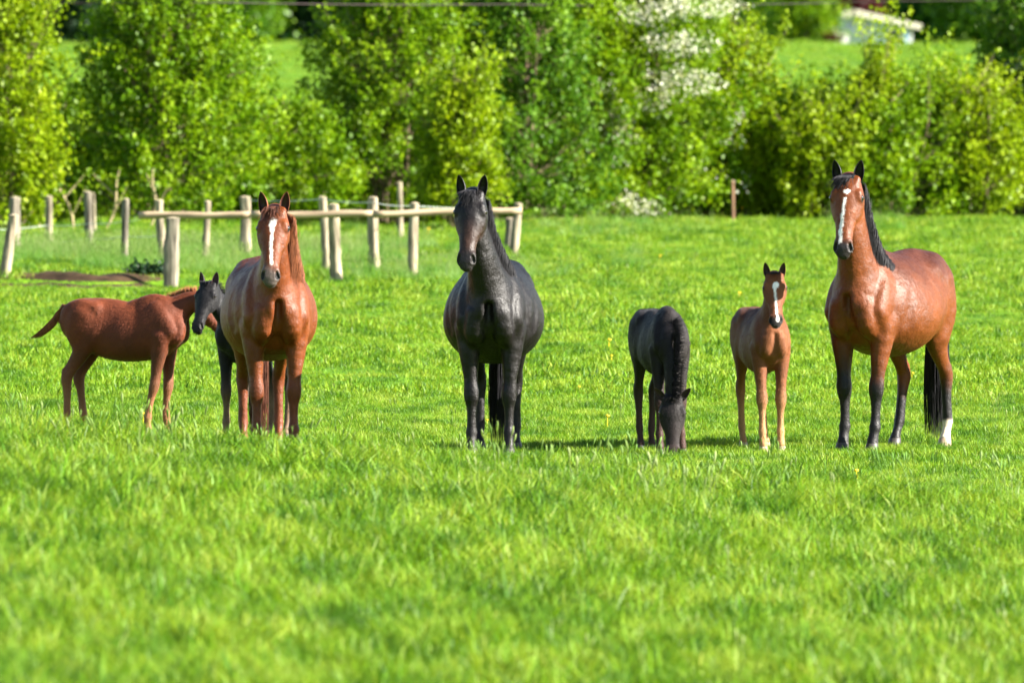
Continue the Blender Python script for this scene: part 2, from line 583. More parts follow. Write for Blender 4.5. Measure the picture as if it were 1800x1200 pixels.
    def mesh(self):
        h = self.h
        lo = np.min([(c.P[:, :3] - c.P[:, 3:5].max(1, keepdims=True) * 1.3).min(0) for c in self.chains], 0) - 3 * h
        hi = np.max([(c.P[:, :3] + c.P[:, 3:5].max(1, keepdims=True) * 1.3).max(0) for c in self.chains], 0) + 3 * h
        n = np.ceil((hi - lo) / h).astype(int) + 1
        G = np.full(tuple(n), 1.0, dtype=np.float32)
        ax = [lo[i] + np.arange(n[i]) * h for i in range(3)]
        order = [c for c in self.chains if not c.sub] + [c for c in self.chains if c.sub]
        for c in order:
            # long chains are evaluated piece by piece so that the boxes stay small
            pad = c.P[:, 3:5].max(1) * (1 + np.abs(c.P[:, 5])) + c.k + 2 * h
            l = (c.P[:, :3] - pad[:, None]).min(0)
            u = (c.P[:, :3] + pad[:, None]).max(0)
            i0 = np.maximum(np.floor((l - lo) / h).astype(int), 0)
            i1 = np.minimum(np.ceil((u - lo) / h).astype(int) + 1, n)
            sl = tuple(slice(a, b) for a, b in zip(i0, i1))
            d = c.grid_dist(ax, i0, i1, lo, h)
            cur = G[sl]
            k = c.k
            if c.sub:
                hh = np.clip(0.5 - 0.5 * (cur + d) / k, 0, 1)
                G[sl] = cur * (1 - hh) + (-d) * hh + k * hh * (1 - hh)
            else:
                hh = np.clip(0.5 + 0.5 * (cur - d) / k, 0, 1)
                G[sl] = np.where(np.abs(cur - d) < k, cur * (1 - hh) + d * hh - k * hh * (1 - hh), np.minimum(cur, d))
        V, F = surface_nets(G, lo, h)
        # relax the surface a little (less on the head) so that no loft rings show
        E = np.concatenate([F[:, [0, 1]], F[:, [1, 2]], F[:, [2, 3]], F[:, [3, 0]]])
        hd = np.linalg.norm(V - self.hp(.28, 0, 0), axis=1) / self.hs
        wgt = (0.06 + 0.40 * sm(.34, .55, hd))[:, None] * (0.35 + 0.65 * sm(self.Z(.6), self.Z(.9), V[:, 2]))[:, None]
        deg = np.bincount(E[:, 0], minlength=len(V)).astype(float)[:, None]
        for _ in range(6):
            acc = np.stack([np.bincount(E[:, 0], V[E[:, 1], j], minlength=len(V)) for j in range(3)], 1)
            acc2 = np.stack([np.bincount(E[:, 1], V[E[:, 0], j], minlength=len(V)) for j in range(3)], 1)
            deg2 = np.bincount(E[:, 1], minlength=len(V)).astype(float)[:, None]
            V = V + ((acc + acc2) / (deg + deg2) - V) * wgt
        return V, F

    def masks(self, V):
        D = V - self.O
        q = self.hs
        s = D @ self.F / q
        n = D @ self.N / q
        y = D @ self.S / q / (self.hw / 1.08)
        hd = self.head.dist(V.astype(np.float32))
        nd = self.neck.dist(V.astype(np.float32))
        return s, n, y, (hd < 0.05 * q) & (s > -.05), nd


def paint(hs, V, sp):
    """coat colour per vertex from the markings this animal has"""
    nse = vnoise(V, 14, 3)
    nse2 = vnoise(V, 45, 5)
    n = len(V)
    base = np.array(sp['base'])
    C = np.tile(base, (n, 1))
    zt = hs.Z(1.5)
    if 'back' in sp:      # darker topline
        w = sm(hs.Z(1.16), hs.Z(1.50), V[:, 2] + (nse - .5) * .22)[:, None]
        w = w * (V[:, 0] < hs.X(.45))[:, None]
        C = C * (1 - w) + np.array(sp['back']) * w
    if 'belly' in sp:
        w = (1 - sm(hs.Z(.72), hs.Z(.98), V[:, 2] + (nse - .5) * .1))[:, None]
        C = C * (1 - w) + np.array(sp['belly']) * w
    for nm, c in hs.legs.items():
        d = c.dist(V.astype(np.float32))
        onleg = d < hs.LR(.035)
        if 'leg' in sp:
            z0, z1 = sp['legz'][nm] if nm in sp['legz'] else sp['legz']['*']
            w = (1 - sm(hs.Z(z0), hs.Z(z1), V[:, 2] + (nse - .5) * .10)) * onleg
            C = C * (1 - w[:, None]) + np.array(sp['leg']) * w[:, None]
        if nm in sp.get('socks', {}):
            z0 = sp['socks'][nm]
            w = (1 - sm(z0 - .02, z0 + .02, V[:, 2] + (nse - .5) * .05)) * onleg
            C = C * (1 - w[:, None]) + np.array((0.62, 0.52, 0.42)) * w[:, None]
    s, nn, y, onh, nd = hs.masks(V)
    if 'face' in sp:
        w = (sm(.16, .36, s) * onh)[:, None]
        C = C * (1 - w) + np.array(sp['face']) * w
    w = (sm(.43, .53, s + (nse - .5) * .06) * onh)[:, None]
    C = C * (1 - w) + np.array(sp.get('muzzle', (.05, .04, .038))) * w
    # bare skin round the eyes; nostril hollows and mouth line darkened in the colour
    for sd in (-1, 1):
        e = np.sqrt(((s - .138) / .036) ** 2 + ((nn - .022) / .026) ** 2 + ((y - sd * .0955) / .030) ** 2)
        w = (1 - sm(.75, 1.15, e))[:, None] * onh[:, None]
        C = C * (1 - w) + np.array((.012, .009, .009)) * w
        e = np.sqrt(((s - .545) / .034) ** 2 + ((nn - .024) / .034) ** 2 + ((y - sd * .050) / .021) ** 2)
        w = (1 - sm(.8, 1.2, e))[:, None] * onh[:, None]
        C = C * (1 - w) + np.array((.008, .006, .006)) * w
    w = (np.exp(-(((s - .60) / .012) ** 2)) * (np.abs(nn + .024) < .014) * onh)[:, None]
    C = C * (1 - w) + np.array((.02, .012, .012)) * w
    front = onh & (nn > 0.005)
    jit = (nse2 - .5) * .014
    for (s0, s1, y0, y1, w0, w1) in sp.get('blaze', []):   # from s0 to s1, side offset y0->y1, half widths w0->w1
        t = np.clip((s - s0) / (s1 - s0), 0, 1)
        yc = y0 + (y1 - y0) * t
        ww = w0 + (w1 - w0) * t
        ww = ww * (np.sqrt(np.clip(1 - (2 * t - 1) ** 2, 0, 1)) if s1 - s0 < .09 and w1 >= w0 * .9 else 1)
        d = np.abs(y - yc + jit) - ww
        end = np.maximum(s0 - s, s - s1)
        d = np.maximum(d, end + jit)
        w = ((1 - sm(-.004, .004, d)) * front)[:, None]
        C = C * (1 - w) + np.array(sp.get('white', (.78, .74, .70))) * w
    C *= (0.88 + 0.24 * nse)[:, None]
    return np.clip(C, 0, 1)


def ear_mesh(hs, side, col, incol, ln=.175, wd=.042, out=.16, fwd=.10, turn=25):
    q = hs.hs
    base = hs.hp(.005, .012, side * .060 * hs.hw / 1.08)
    up = nrm(np.array([0, 0, 1.0]) * .55 - hs.F * .75 + hs.S * side * out + hs.N * fwd)
    f = nrm(hs.N - up * (hs.N @ up))
    lat = np.cross(up, f)
    a = R(turn) * side
    lat_s = hs.S - up * (hs.S @ up); lat_s = nrm(lat_s)
    f = nrm(f * math.cos(a) + lat_s * math.sin(a))
    lat = np.cross(up, f)
    nv, nu = 12, 11
    V = []
    for layer in (0, 1):
        for i in range(nv):
            v = i / (nv - 1)
            w = wd * q * (0.72 + 1.5 * v - 2.25 * v * v) if v < .45 else wd * q * (math.cos((v - .33) / .67 * math.pi / 2) ** .62 * 1.0 if v < 1 else 0.02)
            w = max(w, .0015)
            for j in range(nu):
                u = -1 + 2 * j / (nu - 1)
                th = u * R(118 - 40 * v)
                rr = w * (1 - .12 * layer)
                x = math.sin(th) * rr
                b = -math.cos(th) * rr * .9 + (.10 * v * v) * q * .35
                V.append(base + up * (ln * q * v * (1 - .02 * layer)) + lat * x + f * (b + w * .2))
    V = np.array(V)
    F = []
    for layer in (0, 1):
        o = layer * nv * nu
        for i in range(nv - 1):
            for j in range(nu - 1):
                a_, b_, c_, d_ = o + i * nu + j, o + i * nu + j + 1, o + (i + 1) * nu + j + 1, o + (i + 1) * nu + j
                F.append((a_, b_, c_, d_) if layer else (d_, c_, b_, a_))
    m = nv * nu
    for i in range(nv - 1):
        for j in (0, nu - 1):
            F.append((i * nu + j, (i + 1) * nu + j, m + (i + 1) * nu + j, m + i * nu + j))
    C = np.tile(np.array(col), (len(V), 1))
    C[m:] = incol
    return V, np.array(F), C


def sphere(c, r, nu=14, nv=9, sc=(1, 1, 1)):
    V = []
    for i in range(nv + 1):
        ph = math.pi * i / nv
        for j in range(nu):
            th = 2 * math.pi * j / nu
            V.append((c[0] + r * sc[0] * math.sin(ph) * math.cos(th), c[1] + r * sc[1] * math.sin(ph) * math.sin(th), c[2] + r * sc[2] * math.cos(ph)))
    F = [(i * nu + j, i * nu + (j + 1) % nu, (i + 1) * nu + (j + 1) % nu, (i + 1) * nu + j) for i in range(nv) for j in range(nu)]
    return np.array(V), np.array(F)[:, ::-1]


def hoof_mesh(c, s):
    """c = where the pastern meets the hoof, s = scale"""
    n = 16
    V = []
    rings = [(0.095, .034, .036, -.012), (.075, .046, .050, -.004), (.04, .053, .060, .006), (0.0, .060, .070, .014), (-.004, .052, .062, .014), (-.002, .0, .0, .014)]
    for z, a, b, dx in rings:
        for j in range(n):
            t = 2 * math.pi * j / n
            x = b * math.cos(t)
            if x < 0: x *= .82
            V.append((c[0] + (x + dx) * s, c[1] + a * s * math.sin(t), c[2] + z * s))
    F = [(i * n + j, i * n + (j + 1) % n, (i + 1) * n + (j + 1) % n, (i + 1) * n + j) for i in range(len(rings) - 1) for j in range(n)]
    return np.array(V), np.array(F)[:, ::-1]


def hair_paths(n, m, root, f, rnd):
    t = np.linspace(0, 1, m)
    out = []
    for i in range(n):
        out.append(f(root[i], t, rnd))
    return np.array(out)


def mane_obj(hs, parent, mat, side=1, n=620, ln=.30, fluff=.007, upright=False, start=.12, end=1.0, seed=1):
    r = np.random.default_rng(seed)
    P = hs.neck.P
    m = len(P)
    s = np.clip(r.uniform(start, end, n), 0, .999) * (m - 1)
    i = s.astype(int); f = (s - i)[:, None]
    C = P[i, :3] * (1 - f) + P[i + 1, :3] * f
    U = nrm(hs.neck.U[i] * (1 - f) + hs.neck.U[i + 1] * f)
    L = nrm(hs.neck.L[i] * (1 - f) + hs.neck.L[i + 1] * f)
    T = nrm(hs.neck.T[i] * (1 - f) + hs.neck.T[i + 1] * f)
    a = (P[i, 3:4] * (1 - f) + P[i + 1, 3:4] * f)
    b = (P[i, 4:5] * (1 - f) + P[i + 1, 4:5] * f)
    root = C + U * (b * .97) + L * (side * a * .12 + r.normal(0, .006, (n, 1)))
    k = 9
    path = np.zeros((n, k, 3))
    if upright:
        d = nrm(U + T * r.normal(0.05, .35, (n, 1)) + L * (r.normal(side * .12, .42, (n, 1))))
        le = ln * r.uniform(.45, 1.15, (n, 1))
        for j in range(k):
            t = j / (k - 1)
            path[:, j] = root + d * le * t + L * side * le * .35 * t * t - np.array([0, 0, 1.0]) * le * .15 * t * t
        r0, r1 = .0032, .0008
    else:
        le = ln * r.uniform(.55, 1.1, (n, 1)) * (0.75 + .5 * vnoise(root, 9, seed)[:, None])
        j1 = r.normal(0, 1, (n, 1)); j2 = r.normal(0, 1, (n, 1))
        clump = (vnoise(root, 9, seed + 2)[:, None] - .5) + r.normal(0, .35, (n, 1))
        down = np.array([0, 0, -1.0])
        for j in range(k):
            t = j / (k - 1)
            lat = np.minimum(t * 3.0, 1)
            lat = lat * (2 - lat)
            out = L * side * (a * (1.02 * lat) * (0.95 + .10 * t) + fluff + (fluff * .8) * (j1 * t) + fluff * 2.2 * math.sin(min(1, t * 1.4) * math.pi))
            dn = -U * b * (.30 * np.minimum(t * 2.2, 1) ** 1.5) + down * le * max(0, t - .06)
            path[:, j] = root + out * min(1, t * 4) + dn + T * (clump * .05 * t + .012 * j2 * t) + U * .012 * math.sin(min(t * 3, 1) * math.pi)
        r0, r1 = .0024, .0007
    V, F = tubes(path, r0, r1)
    return link('mane', np_mesh('mane', V, F, mat), parent)


def forelock_obj(hs, parent, mat, n=90, ln=.20, spread=.05, side=0.0, seed=4, up=0.0):
    r = np.random.default_rng(seed)
    q = hs.hs
    k = 7
    path = np.zeros((n, k, 3))
    for i in range(n):
        y = r.normal(0, .022); y2 = y * 1.5 + r.normal(side, spread); L_ = ln * r.uniform(.5, 1.1)
        lift = r.uniform(.6, 1.4)
        for j in range(k):
            t = j / (k - 1)
            s = -.045 + (L_ + .02) * t
            nn = .045 + .055 * math.sin(min(t * 1.6, 1) * math.pi * .5) * lift - .012 * t + up * t * (1 - .3 * t)
            if s > .02: nn = max(nn, .082 + .01 * r.random()) if up == 0 else nn
            path[i, j] = hs.hp(s * (1 - up * 3.0), nn, y * (1 - t) + y2 * t)
    V, F = tubes(path, .0032 * q, .0008)
    return link('forelock', np_mesh('forelock', V, F, mat), parent)


def tail_obj(hs, parent, mat, n=620, ln=1.22, seed=9, spread=.075, foal=False, swing=(0, 0)):
    r = np.random.default_rng(seed)
    root0 = np.array([hs.X(-.795), 0, hs.Z(1.40)])
    k = 12
    path = np.zeros((n, k, 3))
    q = 0.5 if foal else 1.0
    for i in range(n):
        a = r.uniform(0, 2 * math.pi); rr = math.sqrt(r.random())
        start = r.random() ** 1.3 * (.30 if not foal else .5) * ln * .55
        L_ = ln * r.uniform(.72, 1.0) - start
        ox, oy = math.cos(a) * rr, math.sin(a) * rr
        ph, am = r.uniform(0, 6.28), r.uniform(.0, .018)
        for j in range(k):
            t = j / (k - 1)
            s = start + L_ * t
            u = s / ln
            bx = -.10 * q * sm(0, .16, u) - .02 * u + swing[0] * u * u
            by = swing[1] * u * u
            rad = q * (.022 + (spread - .022) * math.sin(min(1, u * 1.25) * math.pi / 2) * (1 - .35 * max(0, u - .6)))
            path[i, j] = root0 + np.array([bx + ox * rad, by + oy * rad * (1 + .15 * math.sin(5 * u + ph)) + am * math.sin(4 * t + ph), -s + .03 * q * math.sin(min(1, u * 8) * math.pi)])
    V, F = tubes(path, .0042 * (q ** .5), .0014)
    # dock
    dp = np.array([[root0 + np.array([.07 * q, 0, .01]), root0 + np.array([-.03 * q, 0, .02 * q]), root0 + np.array([-.085 * q, 0, -.06 * q]), root0 + np.array([-.10 * q, 0, -.26 * q])]])
    V2, F2 = tubes(dp, .055 * q, .03 * q, 10)
    F = np.concatenate([F, F2 + len(V)]); V = np.concatenate([V, V2])
    return link('tail', np_mesh('tail', V, F, mat), parent)


def fur_mesh(hs, V, F, C, n, ln, w, lift, seed):
    """short flat hairs lying along the coat, one triangle each"""
    r = np.random.default_rng(seed)
    a, b, c, d = (V[F[:, i]] for i in range(4))
    nr = np.cross(c - a, d - b)
    ar = np.linalg.norm(nr, axis=1)
    nr = nr / (ar[:, None] + 1e-12)
    q = r.choice(len(F), n, p=ar / ar.sum())
    u, v = r.random((n, 1)), r.random((n, 1))
    P = (a[q] * (1 - u) + b[q] * u) * (1 - v) + (d[q] * (1 - u) + c[q] * u) * v
    nn = nr[q]
    # hair runs back and down
    g = np.array([-.75, 0, -1.0]) + r.normal(0, .22, (n, 3))
    t = nrm(g - nn * (g * nn).sum(1, keepdims=True))
    bt = np.cross(nn, t)
    L = ln * r.uniform(.6, 1.3, (n, 1))
    W = w * r.uniform(.7, 1.3, (n, 1))
    V2 = np.stack([P - bt * W - nn * .0008, P + bt * W - nn * .0008, P + t * L + nn * L * lift * r.uniform(.3, 1.6, (n, 1))], 1).reshape(-1, 3)
    col = C[F[q, 0]] * r.uniform(.85, 1.18, (n, 1))
    return V2, np.arange(3 * n).reshape(-1, 3), np.clip(np.repeat(col, 3, 0), 0, 1)


def build_horse(name, loc, heading, label, cat, hs, sp, group=None, extras=None):
    root = empty(name, loc, heading, label, cat, group)
    V, F = hs.mesh()
    C = paint(hs, V, sp)
    mat = M_FOALCOAT if hs.foal else M_COAT
    link('body', np_mesh('body', V, F, mat, C), root)
    if hs.foal:
        V2, F2, C2 = fur_mesh(hs, V, F, C, 42000, .017, .0014, .30, 5)
    else:
        V2, F2, C2 = fur_mesh(hs, V, F, C, 110000, .013, .0013, .24, 6)
    fo = link('fur', np_mesh('fur', V2, F2, mat, C2, smooth=False), root)
    fo['kind'] = 'stuff'
    q = hs.hs
    for sd in (1, -1):
        Ve, Fe, Ce = ear_mesh(hs, sd, sp.get('ear', sp['base']), sp.get('earin', (.02, .012, .01)), **sp.get('earkw', {}))
        link('ear', np_mesh('ear', Ve, Fe, mat, Ce), root)
        Vs, Fs = sphere(hs.hp(.138, .022, sd * .0955 * hs.hw / 1.08), .0255 * q)
        link('eye', np_mesh('eye', Vs, Fs, M_EYE), root)
    for nm, c in hs.legs.items():
        p = c.P[-1, :3].copy()
        sc = .70 if hs.foal else 1.0
        Vh, Fh = hoof_mesh((p[0] + .006 * sc, p[1], 0.0 + (p[2] - hs.Z(.075))), sc)
        pale = nm in sp.get('socks', {}) or sp.get('palehoof')
        link('hoof', np_mesh('hoof', Vh, Fh, M_HOOF_L if pale else M_HOOF_D), root)
    return root
# ================================================================ TERRAIN
def ground_z(x, y):
    x = np.asarray(x, dtype=float); y = np.asarray(y, dtype=float)
    x, y = np.broadcast_arrays(x, y)
    # the near rise: its crest falls from left to right
    side = np.clip(x / np.maximum(y, 20) * FPX / 900, -1.6, 1.6)
    top = .535 - .215 * side
    w = 1 - sm(73, 84, y)
    z = top * w
    # broken lip of soil on the left behind the horses
    lip = sm(-1, 1, (-4.1 - x - 0.2 * np.sin(x * 2.1)) / .6 * 1.0) * sm(143.2, 144.0, y + .35 * np.sin(x * 3.3)) * (1 - sm(168, 190, y))
    z = z + .11 * lip
    # the hill behind the hedge
    z = z - .5 * sm(204, 216, y) * (1 - sm(216, 260, y)) + 2.02 * sm(215, 405, y) - 1.4 * sm(405, 470, y)
    p = np.stack([x, y * .30, 0 * x], -1)
    far = 1 + sm(110, 200, y)
    n = (vnoise(p, .55, 1) - .5) * .13 + (vnoise(p, 1.6, 2) - .5) * .055
    n = n + (vnoise(np.stack([x, y * .45, 0 * x], -1), 1.05, 71) - .5) * .10 * (1 - sm(70, 76, y))
    return z + n * far * (1 - .85 * sm(86, 90, y) * (1 - sm(95, 102, y)))


def axis_pts(segs):
    out = [segs[0][0]]
    for a, b, st in segs:
        n = max(1, int(round((b - a) / st)))
        out += list(np.linspace(a, b, n + 1)[1:])
    return np.array(out)


def terrain():
    xs = axis_pts([(-900, -60, 60), (-60, -16, 4), (-16, -12, .5), (-12, 12, .16), (12, 16, .5), (16, 60, 4), (60, 900, 60)])
    ys = axis_pts([(-60, 40, 5), (40, 142, .33), (142, 146, .12), (146, 205, .5), (205, 470, 4), (470, 2600, 60)])
    X, Y = np.meshgrid(xs, ys, indexing='ij')
    V = np.stack([X, Y, ground_z(X, Y)], -1).reshape(-1, 3)
    nx, ny = X.shape
    i = np.arange(nx - 1)[:, None] * ny + np.arange(ny - 1)[None, :]
    F = np.stack([i, i + ny, i + ny + 1, i + 1], -1).reshape(-1, 4)
    m, nt, b = new_mat('pasture_ground')
    n1 = noise_node(nt, .9, 5, stretch=(1, .35, 1))
    n2 = noise_node(nt, 14, 5)
    c1 = ramp(nt, n1.outputs['Fac'], [(.3, (0.0498, 0.1264, 0.0040)), (.55, (0.0864, 0.1864, 0.0061)), (.75, (0.1273, 0.2200, 0.0101))])
    c2 = ramp(nt, n2.outputs['Fac'], [(.3, (.62, .62, .6)), (.7, (1.25, 1.2, 1.2))])
    c = mixc(nt, c1, c2, 1.0, 'MULTIPLY')
    nt.links.new(c, b.inputs['Base Color'])
    b.inputs['Roughness'].default_value = .9
    b.inputs['Specular IOR Level'].default_value = .1
    bump(nt, b, n2.outputs['Fac'], .9, .08)
    o = link('ground', np_mesh('ground', V, F, m))
    tag(o, 'bright green pasture ground rising into a hill behind the hedge', kind='structure')


terrain()


# ================================================================ GRASS
def grass_mat(name, stops, sat=1.0, stalk=False):
    m, nt, b = new_mat(name)
    nt.nodes.remove(b)
    out = nt.nodes['Material Output']
    oi = N(nt, 'ShaderNodeObjectInfo')
    geo = N(nt, 'ShaderNodeNewGeometry')
    mp = N(nt, 'ShaderNodeMapping')
    mp.inputs['Scale'].default_value = (1, .35, 1)
    nt.links.new(geo.outputs['Position'], mp.inputs[0])
    n = N(nt, 'ShaderNodeTexNoise')
    n.inputs['Scale'].default_value = 2.2
    n.inputs['Detail'].default_value = 4
    nt.links.new(mp.outputs[0], n.inputs['Vector'])
    ma = N(nt, 'ShaderNodeMath', operation='MULTIPLY_ADD')
    nt.links.new(oi.outputs['Random'], ma.inputs[0])
    ma.inputs[1].default_value = .50
    st = N(nt, 'ShaderNodeMath', operation='MULTIPLY_ADD')
    nt.links.new(n.outputs['Fac'], st.inputs[0]); st.inputs[1].default_value = 1.7; st.inputs[2].default_value = -.33
    nt.links.new(st.outputs[0], ma.inputs[2])
    sub = N(nt, 'ShaderNodeMath', operation='SUBTRACT')
    nt.links.new(ma.outputs[0], sub.inputs[0]); sub.inputs[1].default_value = .25
    c = ramp(nt, sub.outputs[0], stops)
    vc = N(nt, 'ShaderNodeVertexColor', layer_name='Col')
    c = mixc(nt, c, vc.outputs['Color'], 1.0, 'MULTIPLY')
    d = N(nt, 'ShaderNodeBsdfPrincipled')
    d.inputs['Roughness'].default_value = .5
    d.inputs['Specular IOR Level'].default_value = .22
    nt.links.new(c, d.inputs['Base Color'])
    t = N(nt, 'ShaderNodeBsdfTranslucent')
    nt.links.new(mixc(nt, c, (1.0, .95, .5), 1.0, 'MULTIPLY'), t.inputs[0])
    mx = N(nt, 'ShaderNodeMixShader')
    mx.inputs[0].default_value = .38
    nt.links.new(d.outputs[0], mx.inputs[1]); nt.links.new(t.outputs[0], mx.inputs[2])
    nt.links.new(mx.outputs[0], out.inputs['Surface'])
    return m


def tuft(name, n, rad, hmin, hmax, w, mat, lean=.45, seed=0, pale=0.06, heads=0):
    r = np.random.default_rng(seed)
    V, F, C = [], [], []
    for i in range(n):
        a = r.uniform(0, 6.283); d = rad * math.sqrt(r.random())
        x, y = d * math.cos(a), d * math.sin(a)
        h = r.uniform(hmin, hmax)
        la = r.uniform(0, 6.283); ln = h * r.uniform(.1, lean * 1.6)
        lx, ly = math.cos(la) * ln, math.sin(la) * ln
        fa = r.uniform(0, 3.1416); wx, wy = math.cos(fa) * w * r.uniform(.6, 1.2), math.sin(fa) * w * r.uniform(.6, 1.2)
        o = len(V)
        tint = r.uniform(.62, 1.30)
        col = (tint * r.uniform(.85, 1.2), tint, tint * r.uniform(.7, 1.3))
        if r.random() < pale: col = (1.7, 1.25, 2.6)  # pale bluish blades; crisp blade highlights put into the colour
        for t, ww in ((0, .8), (.4, 1), (.75, .7), (1, .06)):
            bx, by, bz = lx * t * t, ly * t * t, h * (t - .18 * t * t * (ln / h))
            V.append((x + bx - wx * ww, y + by - wy * ww, bz - .01)); V.append((x + bx + wx * ww, y + by + wy * ww, bz - .01))
            C += [col, col]
        F += [(o, o + 1, o + 3, o + 2), (o + 2, o + 3, o + 5, o + 4), (o + 4, o + 5, o + 7, o + 6)]
    for i in range(heads):
        a = r.uniform(0, 6.283); d = rad * math.sqrt(r.random())
        x, y = d * math.cos(a), d * math.sin(a)
        h = r.uniform(hmax * 1.1, hmax * 1.7)
        lx, ly = r.normal(0, .03), r.normal(0, .03)
        pts = [(0, .0012), (.5, .0012), (.78, .0012), (.84, .005), (.93, .006), (1.0, .001)]
        o = len(V)
        for t, ww in pts:
            for k in range(3):
                an = k * 2.094
                V.append((x + lx * t * t + ww * math.cos(an), y + ly * t * t + ww * math.sin(an), h * t - .01))
                C.append((1.35, 1.02, 1.5))
        for j in range(len(pts) - 1):
            for k in range(3):
                F.append((o + j * 3 + k, o + j * 3 + (k + 1) % 3, o + j * 3 + 3 + (k + 1) % 3, o + j * 3 + 3 + k))
    return np_mesh(name, V, np.array(F), mat, np.array(C), smooth=False)


def scatter(name, label, meshes, P, rot, scl, kind='stuff'):
    """one object: a cloud of points on which the tufts are instanced"""
    me = bpy.data.meshes.new(name)
    me.vertices.add(len(P))
    me.vertices.foreach_set('co', np.asarray(P, dtype=np.float32).ravel())
    for nm, arr, tp in (('rot', rot, 'FLOAT_VECTOR'), ('scl', scl, 'FLOAT_VECTOR')):
        a = me.attributes.new(nm, tp, 'POINT')
        a.data.foreach_set('vector', np.asarray(arr, dtype=np.float32).ravel())
    pk = me.attributes.new('pick', 'INT', 'POINT')
    pk.data.foreach_set('value', RNG.integers(0, len(meshes), len(P)).astype(np.int32))
    o = link(name, me)
    tag(o, label, kind=kind)
    ng = bpy.data.node_groups.new(name + '_nodes', 'GeometryNodeTree')
    ng.interface.new_socket('Geometry', in_out='INPUT', socket_type='NodeSocketGeometry')
    ng.interface.new_socket('Geometry', in_out='OUTPUT', socket_type='NodeSocketGeometry')
    gi = ng.nodes.new('NodeGroupInput'); go = ng.nodes.new('NodeGroupOutput')
    iop = ng.nodes.new('GeometryNodeInstanceOnPoints')
    m2p = ng.nodes.new('GeometryNodeMeshToPoints')
    ng.links.new(gi.outputs[0], m2p.inputs[0])
    ng.links.new(m2p.outputs[0], iop.inputs['Points'])
    g2i = ng.nodes.new('GeometryNodeGeometryToInstance')
    for mm in meshes[::-1]:
        po = bpy.data.objects.new(mm.name, mm)
        oi = ng.nodes.new('GeometryNodeObjectInfo')
        oi.inputs['Object'].default_value = po
        ng.links.new(oi.outputs['Geometry'], g2i.inputs[0])
    ng.links.new(g2i.outputs[0], iop.inputs['Instance'])
    iop.inputs['Pick Instance'].default_value = True

    def attr(nm, tp):
        n = ng.nodes.new('GeometryNodeInputNamedAttribute')
        n.data_type = tp
        n.inputs['Name'].default_value = nm
        return next(s for s in n.outputs if s.enabled and s.name == 'Attribute')
    ng.links.new(attr('pick', 'INT'), iop.inputs['Instance Index'])
    ng.links.new(attr('rot', 'FLOAT_VECTOR'), iop.inputs['Rotation'])
    ng.links.new(attr('scl', 'FLOAT_VECTOR'), iop.inputs['Scale'])
    ng.links.new(iop.outputs[0], go.inputs[0])
    md = o.modifiers.new('scatter', 'NODES')
    md.node_group = ng
    return o


def field(y0, y1, dens, margin=1.12, pad=1.3):
    """random points over the part of the field near the view, between two distances"""
    wmax = y1 * .045 * margin + pad
    n = int((y1 - y0) * 2 * wmax * dens)
    y = RNG.uniform(y0, y1, n); x = RNG.uniform(-wmax, wmax, n)
    k = np.abs(x) < y * .045 * margin + pad
    return x[k], y[k]


def put(name, label, meshes, x, y, s, sz=None, tilt=.12):
    z = ground_z(x, y)
    n = len(x)
    rot = np.stack([RNG.normal(0, tilt, n), RNG.normal(0, tilt, n), RNG.uniform(0, 6.28, n)], -1)
    sz = s if sz is None else sz
    return scatter(name, label, meshes, np.stack([x, y, z], -1), rot, np.stack([s, s, sz], -1))


G_NEAR = grass_mat('fresh_grass', [(.24, (0.0392, 0.1128, 0.0030)), (.42, (0.0899, 0.2000, 0.0051)), (.58, (0.1336, 0.2464, 0.0081)), (.76, (0.1941, 0.2928, 0.0243))])
G_DRY = grass_mat('pale_seeding_grass', [(.25, (0.0720, 0.2000, 0.0173)), (.6, (0.1232, 0.2528, 0.0346)), (.8, (0.1744, 0.2928, 0.0691))])


